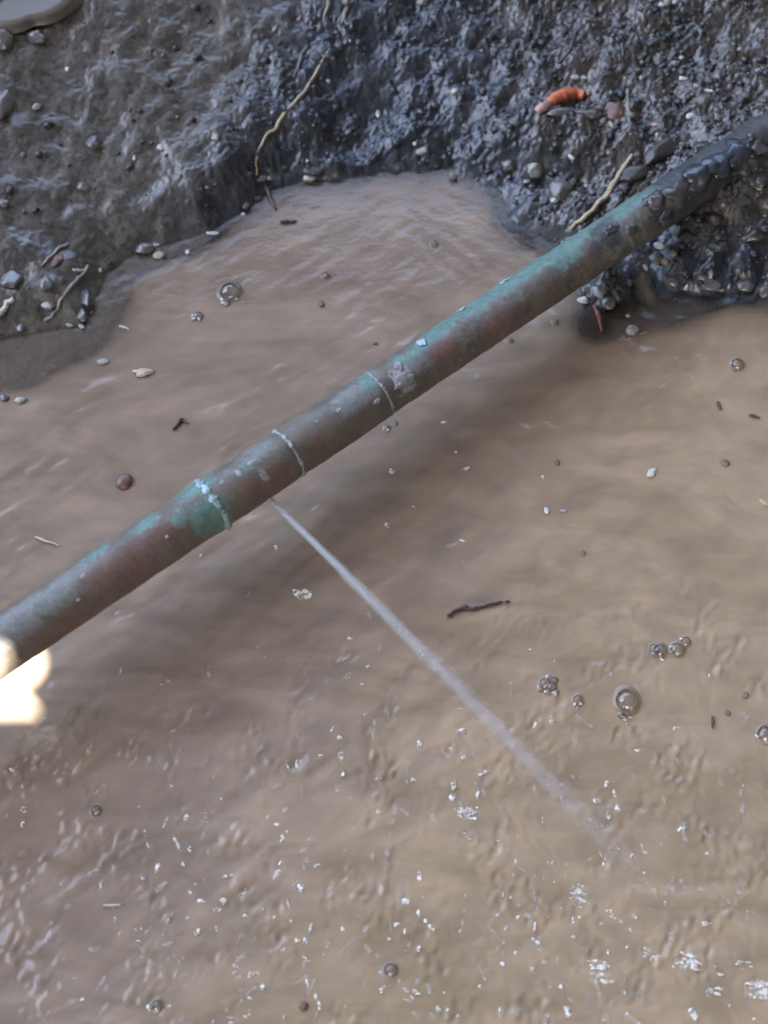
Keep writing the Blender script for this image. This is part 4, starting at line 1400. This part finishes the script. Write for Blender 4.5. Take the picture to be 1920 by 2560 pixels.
GLINT_FLECKS = [(P8(x, y), w, h) for x, y, w, h in [
    (345, 62, 18, 14), (290, 18, 12, 10), (155, 8, 10, 9), (130, 155, 12, 10), (100, 190, 8, 8), (105, 105, 7, 10), (300, 180, 11, 14), (297, 230, 14, 16),
    (405, 215, 8, 26), (430, 125, 30, 8), (155, 572, 12, 26), (95, 680, 20, 11), (150, 730, 10, 14), (180, 765, 12, 10), (200, 790, 10, 10), (55, 780, 14, 10), (95, 810, 14, 10),
    (25, 847, 12, 11), (330, 810, 10, 11), (150, 887, 8, 12), (415, 1047, 11, 10), (570, 507, 9, 9), (685, 330, 6, 16), (920, 245, 22, 14), (965, 177, 13, 16), (998, 215, 7, 16), (1010, 277, 10, 18),
    (968, 312, 10, 14), (890, 326, 12, 12), (1290, 375, 22, 12), (1395, 470, 16, 8), (1122, 455, 10, 34), (1075, 485, 13, 12), (938, 475, 9, 20), (955, 505, 5, 24), (500, 742, 16, 10), (527, 792, 14, 20),
    (580, 750, 8, 8), (620, 742, 14, 10), (650, 790, 6, 18), (640, 972, 10, 16), (512, 950, 11, 16), (645, 840, 12, 10), (665, 858, 14, 8), (620, 890, 7, 10), (695, 940, 12, 9), (715, 1060, 10, 22), (768, 1050, 10, 9),
    (793, 1155, 11, 26), (1045, 1070, 10, 20), (1050, 1170, 9, 12), (235, 1148, 11, 14), (275, 1150, 6, 7), (320, 1180, 8, 12), (160, 1000, 8, 10), (95, 968, 8, 10), (65, 1025, 7, 9), (1065, 800, 14, 15), (1085, 745, 12, 8), (940, 775, 10, 9),
    (818, 762, 10, 22), (845, 750, 6, 8), (1390, 775, 26, 9), (975, 1130, 5, 38), (1340, 1170, 18, 24), (1095, 28, 22, 9), (1190, 322, 8, 7), (50, 1190, 12, 6), (1215, 690, 7, 12), (820, 840, 14, 12), (500, 1150, 8, 20),
    (1490, 685, 6, 6), (1490, 1130, 8, 8), (1250, 965, 8, 6), (1310, 1010, 14, 6), (365, 680, 7, 9), (350, 655, 5, 8), (1050, 880, 9, 10), (970, 900, 9, 10), (945, 1195, 18, 10), (1600, 1190, 14, 10)]]
GLINT_FLECKS += [(P7(x, y), w, h) for x, y, w, h in [
    (100, 180, 10, 18), (103, 285, 14, 14), (100, 348, 14, 18), (28, 300, 5, 20), (50, 112, 18, 8), (240, 128, 14, 7), (158, 85, 9, 6), (740, 180, 14, 7), (625, 385, 9, 16), (715, 340, 6, 20), (640, 440, 6, 40), (765, 430, 7, 34),
    (790, 515, 8, 18), (680, 535, 9, 16), (820, 455, 8, 10), (805, 315, 14, 18), (960, 240, 12, 8), (1245, 100, 9, 20), (1285, 105, 7, 30), (1300, 200, 5, 20), (1385, 55, 10, 8), (1475, 50, 14, 16), (1485, 128, 10, 10), (1630, 152, 9, 9), (1622, 225, 8, 6), (1635, 292, 10, 10),
    (1160, 315, 16, 7), (1195, 348, 14, 8), (1180, 400, 10, 8), (1220, 410, 10, 16), (1240, 378, 6, 6), (1370, 525, 16, 9), (1370, 642, 13, 14), (1300, 620, 12, 16), (1195, 565, 14, 18), (1210, 515, 6, 14), (1135, 500, 6, 10), (390, 492, 9, 8), (437, 605, 7, 20), (497, 758, 9, 12), (518, 815, 5, 22),
    (618, 582, 12, 14), (845, 610, 12, 12), (820, 640, 14, 7), (870, 680, 22, 10), (965, 680, 20, 18), (940, 718, 20, 9), (810, 752, 14, 7), (725, 765, 9, 14), (855, 812, 16, 18), (880, 585, 6, 9), (935, 800, 6, 14), (1060, 740, 10, 8), (1135, 715, 8, 8), (1188, 748, 12, 7), (1260, 765, 14, 7),
    (1480, 798, 9, 16), (1440, 912, 9, 8), (1285, 848, 18, 12), (1320, 850, 8, 12), (1225, 888, 16, 7), (1340, 800, 5, 24), (1018, 960, 16, 12), (1015, 990, 10, 8), (1085, 998, 14, 12), (1115, 990, 14, 6), (1135, 1050, 18, 14), (1080, 1098, 20, 12), (1035, 1088, 10, 8), (960, 1140, 8, 9), (920, 1200, 10, 10),
    (530, 1080, 8, 9), (640, 1060, 10, 8), (660, 1080, 10, 8), (355, 1105, 8, 6), (1328, 1035, 8, 20), (1365, 1090, 12, 26), (1380, 1130, 8, 20), (1645, 990, 9, 14), (1650, 1065, 9, 12), (455, 917, 9, 5), (1230, 1180, 8, 10), (640, 1135, 10, 14), (1245, 690, 5, 18)]]
P6 = lambda x, y: (960 + x / 1.728, 1100 + y / 1.728)
GLINT_FLECKS += [(P6(x, y), w, h) for x, y, w, h in [
    (340, 1255, 20, 14), (325, 1165, 12, 6), (380, 1300, 10, 8), (155, 1305, 10, 8), (655, 1230, 7, 22), (725, 1215, 9, 20), (1262, 1245, 18, 8), (980, 1010, 9, 8), (1405, 1018, 6, 16), (355, 125, 16, 7), (35, 135, 14, 14), (125, 290, 10, 6), (80, 678, 8, 7), (15, 370, 12, 14), (245, 795, 6, 9), (685, 160, 7, 7), (630, 905, 14, 6), (340, 435, 18, 5)]]
GLINT_FLECKS += [((x, y), w, h) for x, y, w, h in [
    (832, 1820, 6, 26), (920, 1668, 10, 9), (905, 1712, 12, 9), (915, 1785, 12, 10), (745, 1840, 14, 10), (850, 1845, 16, 14), (720, 1918, 5, 22), (742, 1915, 6, 26), (858, 1938, 10, 8), (940, 1948, 11, 10), (1050, 1862, 10, 12), (1018, 1955, 8, 12), (1035, 1950, 12, 10), (620, 1484, 9, 7), (535, 1435, 8, 8), (800, 1250, 14, 5), (870, 1320, 10, 6), (690, 1370, 10, 14), (870, 1595, 16, 6), (240, 1165, 8, 4), (665, 1640, 6, 14), (1025, 975, 10, 6), (1110, 1055, 16, 6), (1140, 1130, 10, 10), (500, 1390, 6, 12)]]

speck_v, speck_f, fo = [], [], 0
rf = random.Random(3)


def fleck_mesh(w, h, seed, base=ICO2, slant=0.0, tall=0.35):
    return rotz(rock_verts((w / 2, h / 2, min(w, h) * 0.5 * tall), seed, 0.55, 0, base), slant)


for i, ((px, py), w, h) in enumerate(GLINT_FLECKS):
    P = at(px, py)
    if wz_at(P[0], P[1]) < terr(P[0], P[1]):
        continue
    k = mpp(P)
    if w * h < 90 and rf.random() < 0.35:
        continue
    s = rf.uniform(0.65, 1.4)
    v = fleck_mesh(w * k * s, h * k * s * 1.1, i * 3.3, ICO2, rf.uniform(-0.5, 0.5)) + np.array([P[0], P[1], wz_at(P[0], P[1]) + 0.00005])
    speck_v.append(v)
    speck_f.append(ICO2[1] + fo)
    fo += len(v)
# dusting of the finest droplets round the place the jet lands
for i in range(110):
    a = rf.uniform(0, 6.283)
    r = abs(rf.gauss(0, 0.075))
    px_, py_ = LAND[0] - 0.03 + r * math.cos(a) * 1.5, LAND[1] - 0.005 + r * math.sin(a) * 0.8
    if abs(px_) > 0.23 or py_ < -0.225:
        continue
    s = rf.uniform(0.0004, 0.0011)
    v = fleck_mesh(s * rf.uniform(0.6, 1.2), s * rf.uniform(0.8, 2.2), 700 + i, ICO1, rf.uniform(-0.6, 0.6)) + np.array([px_, py_, wz_at(px_, py_)])
    speck_v.append(v)
    speck_f.append(ICO1[1] + fo)
    fo += len(v)
fr = mesh_obj('glint_froth', np.vstack(speck_v), np.vstack(speck_f), M['foam'])  # pale specks model sky glints, fine droplets mixed in
tag(fr, 'scattered white specks modelled for glints, with fine droplets, on the lower water', 'glint_froth', kind='stuff')

def mat_glint_film():  # translucent pale colour standing for soft reflections on the water
    m = NT("thin_glint_film")
    n = m.noise(260, 3, 0.6)
    m.setb(Base_Color=(0.72, 0.68, 0.62, 1), Roughness=0.25)
    tr = m.n('ShaderNodeBsdfTransparent')
    mx = m.n('ShaderNodeMixShader')
    m.l(m.ramp(n, [(0.4, (0.0,) * 3), (0.7, (0.30,) * 3)]), mx.inputs[0])
    m.l(tr.outputs[0], mx.inputs[1])
    m.l(m.b.outputs[0], mx.inputs[2])
    m.l(mx.outputs[0], m.out.inputs[0])
    return m.m


fv, ff, b = [], [], 0
for i in range(230):
    px, py = rf.uniform(40, 1900), 1500 + 1060 * rf.random() ** 0.7
    if py < 1750 and px > 900 and rf.random() < 0.7:
        continue
    P = at(px, py)
    k = mpp(P)
    ln, wd = rf.uniform(18, 60), rf.uniform(6, 16)
    th = math.radians(55 if px < 900 else 100) + rf.gauss(0, 0.45)
    v = rotz(rock_verts((ln * k / 2, wd * k / 2, 0.00012), 1200 + i * 1.7, 0.6, 0, ICO2), th) + np.array([P[0], P[1], wz_at(P[0], P[1]) + 0.0001])
    fv.append(v); ff.append(ICO2[1] + b); b += len(v)
tag(mesh_obj('glint_streaks', np.vstack(fv), np.vstack(ff), mat_glint_film()), 'faint pale streaks modelled for soft glints on the lower water', 'foam', kind='stuff')  # tagged foam, but the streaks stand for soft reflections

for i, ((px, py), w, h, lab) in enumerate(GLINTS):
    P = at(px, py)
    k = mpp(P)
    root_z = wz_at(P[0], P[1])
    # a sky glint modelled as small pale lumps with gaps, one thing
    vs_, fs, b = [], [], 0
    nl = max(5, int(w * h / 110))
    for q in range(nl):
        dx, dy = rf.uniform(-0.42, 0.42) * w, rf.uniform(-0.42, 0.42) * h
        s = rf.uniform(0.10, 0.26) * min(w, h)
        el = rf.uniform(1.5, 4.5)
        v = fleck_mesh(s * k * el, s * k * 0.8, i * 7.1 + q, ICO2, rf.uniform(-0.55, 0.1), 0.6) + np.array([dx * k, -dy * k / math.sin(PITCH), 0.0002])
        vs_.append(v)
        fs.append(ICO2[1] + b)
        b += len(v)
    o = mesh_obj('glint_patch', np.vstack(vs_), np.vstack(fs), M['foam'])
    o.location = (P[0], P[1], root_z)
    tag(o, lab, 'foam', 'modelled glints on the lower water')

# ------------------------------------------------------------------ loose soil crumbs on the bank: nobody could count them
cv, cf, co_, ctone = [], [], 0, []
rc = random.Random(11)
protos = [rock_verts((1, 0.75, 0.55), 900 + q, 0.6, 6, ICO1) for q in range(16)]
npl = 0
for _ in range(60000):
    if npl >= 5000:
        break
    x, y = rc.uniform(-0.235, 0.235), rc.uniform(0.03, 0.33)
    s_ = float(sdist(np.array([x]), np.array([y]))[0]) if False else None
    i = int((x - cx[0]) / SP) + ix0
    j = int((y - cy[0]) / SP) + iy0
    if not (0 <= j < len(ys)):
        continue
    if S[j, i] < -0.001:
        continue
    dens = 0.05 + 0.35 * slate[j, i] + 0.6 * grit[j, i]
    if rc.random() > dens:
        continue
    s = 0.00045 + 0.0011 * rc.random() ** 2.2 + (0.0026 * rc.random() ** 9)
    a = rc.uniform(0, 6.28)
    v = rotz(protos[rc.randrange(16)] * s, a) + np.array([x, y, Z[j, i] + s * 0.25])
    cv.append(v)
    cf.append(ICO1[1] + co_)
    co_ += len(v)
    t = rc.random()
    ctone += [t] * len(v)
    npl += 1


def mat_crumb():
    m = NT("soil_crumbs")
    t = m.attr('tone')
    m.base(m.ramp(t, [(0.0, (0.018, 0.020, 0.026)), (0.6, (0.050, 0.054, 0.060)), (0.88, (0.11, 0.10, 0.09)), (0.98, (0.22, 0.20, 0.17)), (1.0, (0.5, 0.48, 0.44))]))
    m.setb(Roughness=0.42, Specular_IOR_Level=0.5, Coat_Weight=0.2, Coat_Roughness=0.15)
    m.to('Normal', m.bump(m.noise(900, 3, 0.6), 0.5, 0.0005))
    return m.m


cr = mesh_obj('soil_crumbs', np.vstack(cv), np.vstack(cf), mat_crumb(), attrs=dict(tone=ctone), smooth_=False)
tag(cr, 'loose wet soil crumbs strewn over the dark bank', 'soil', kind='stuff')
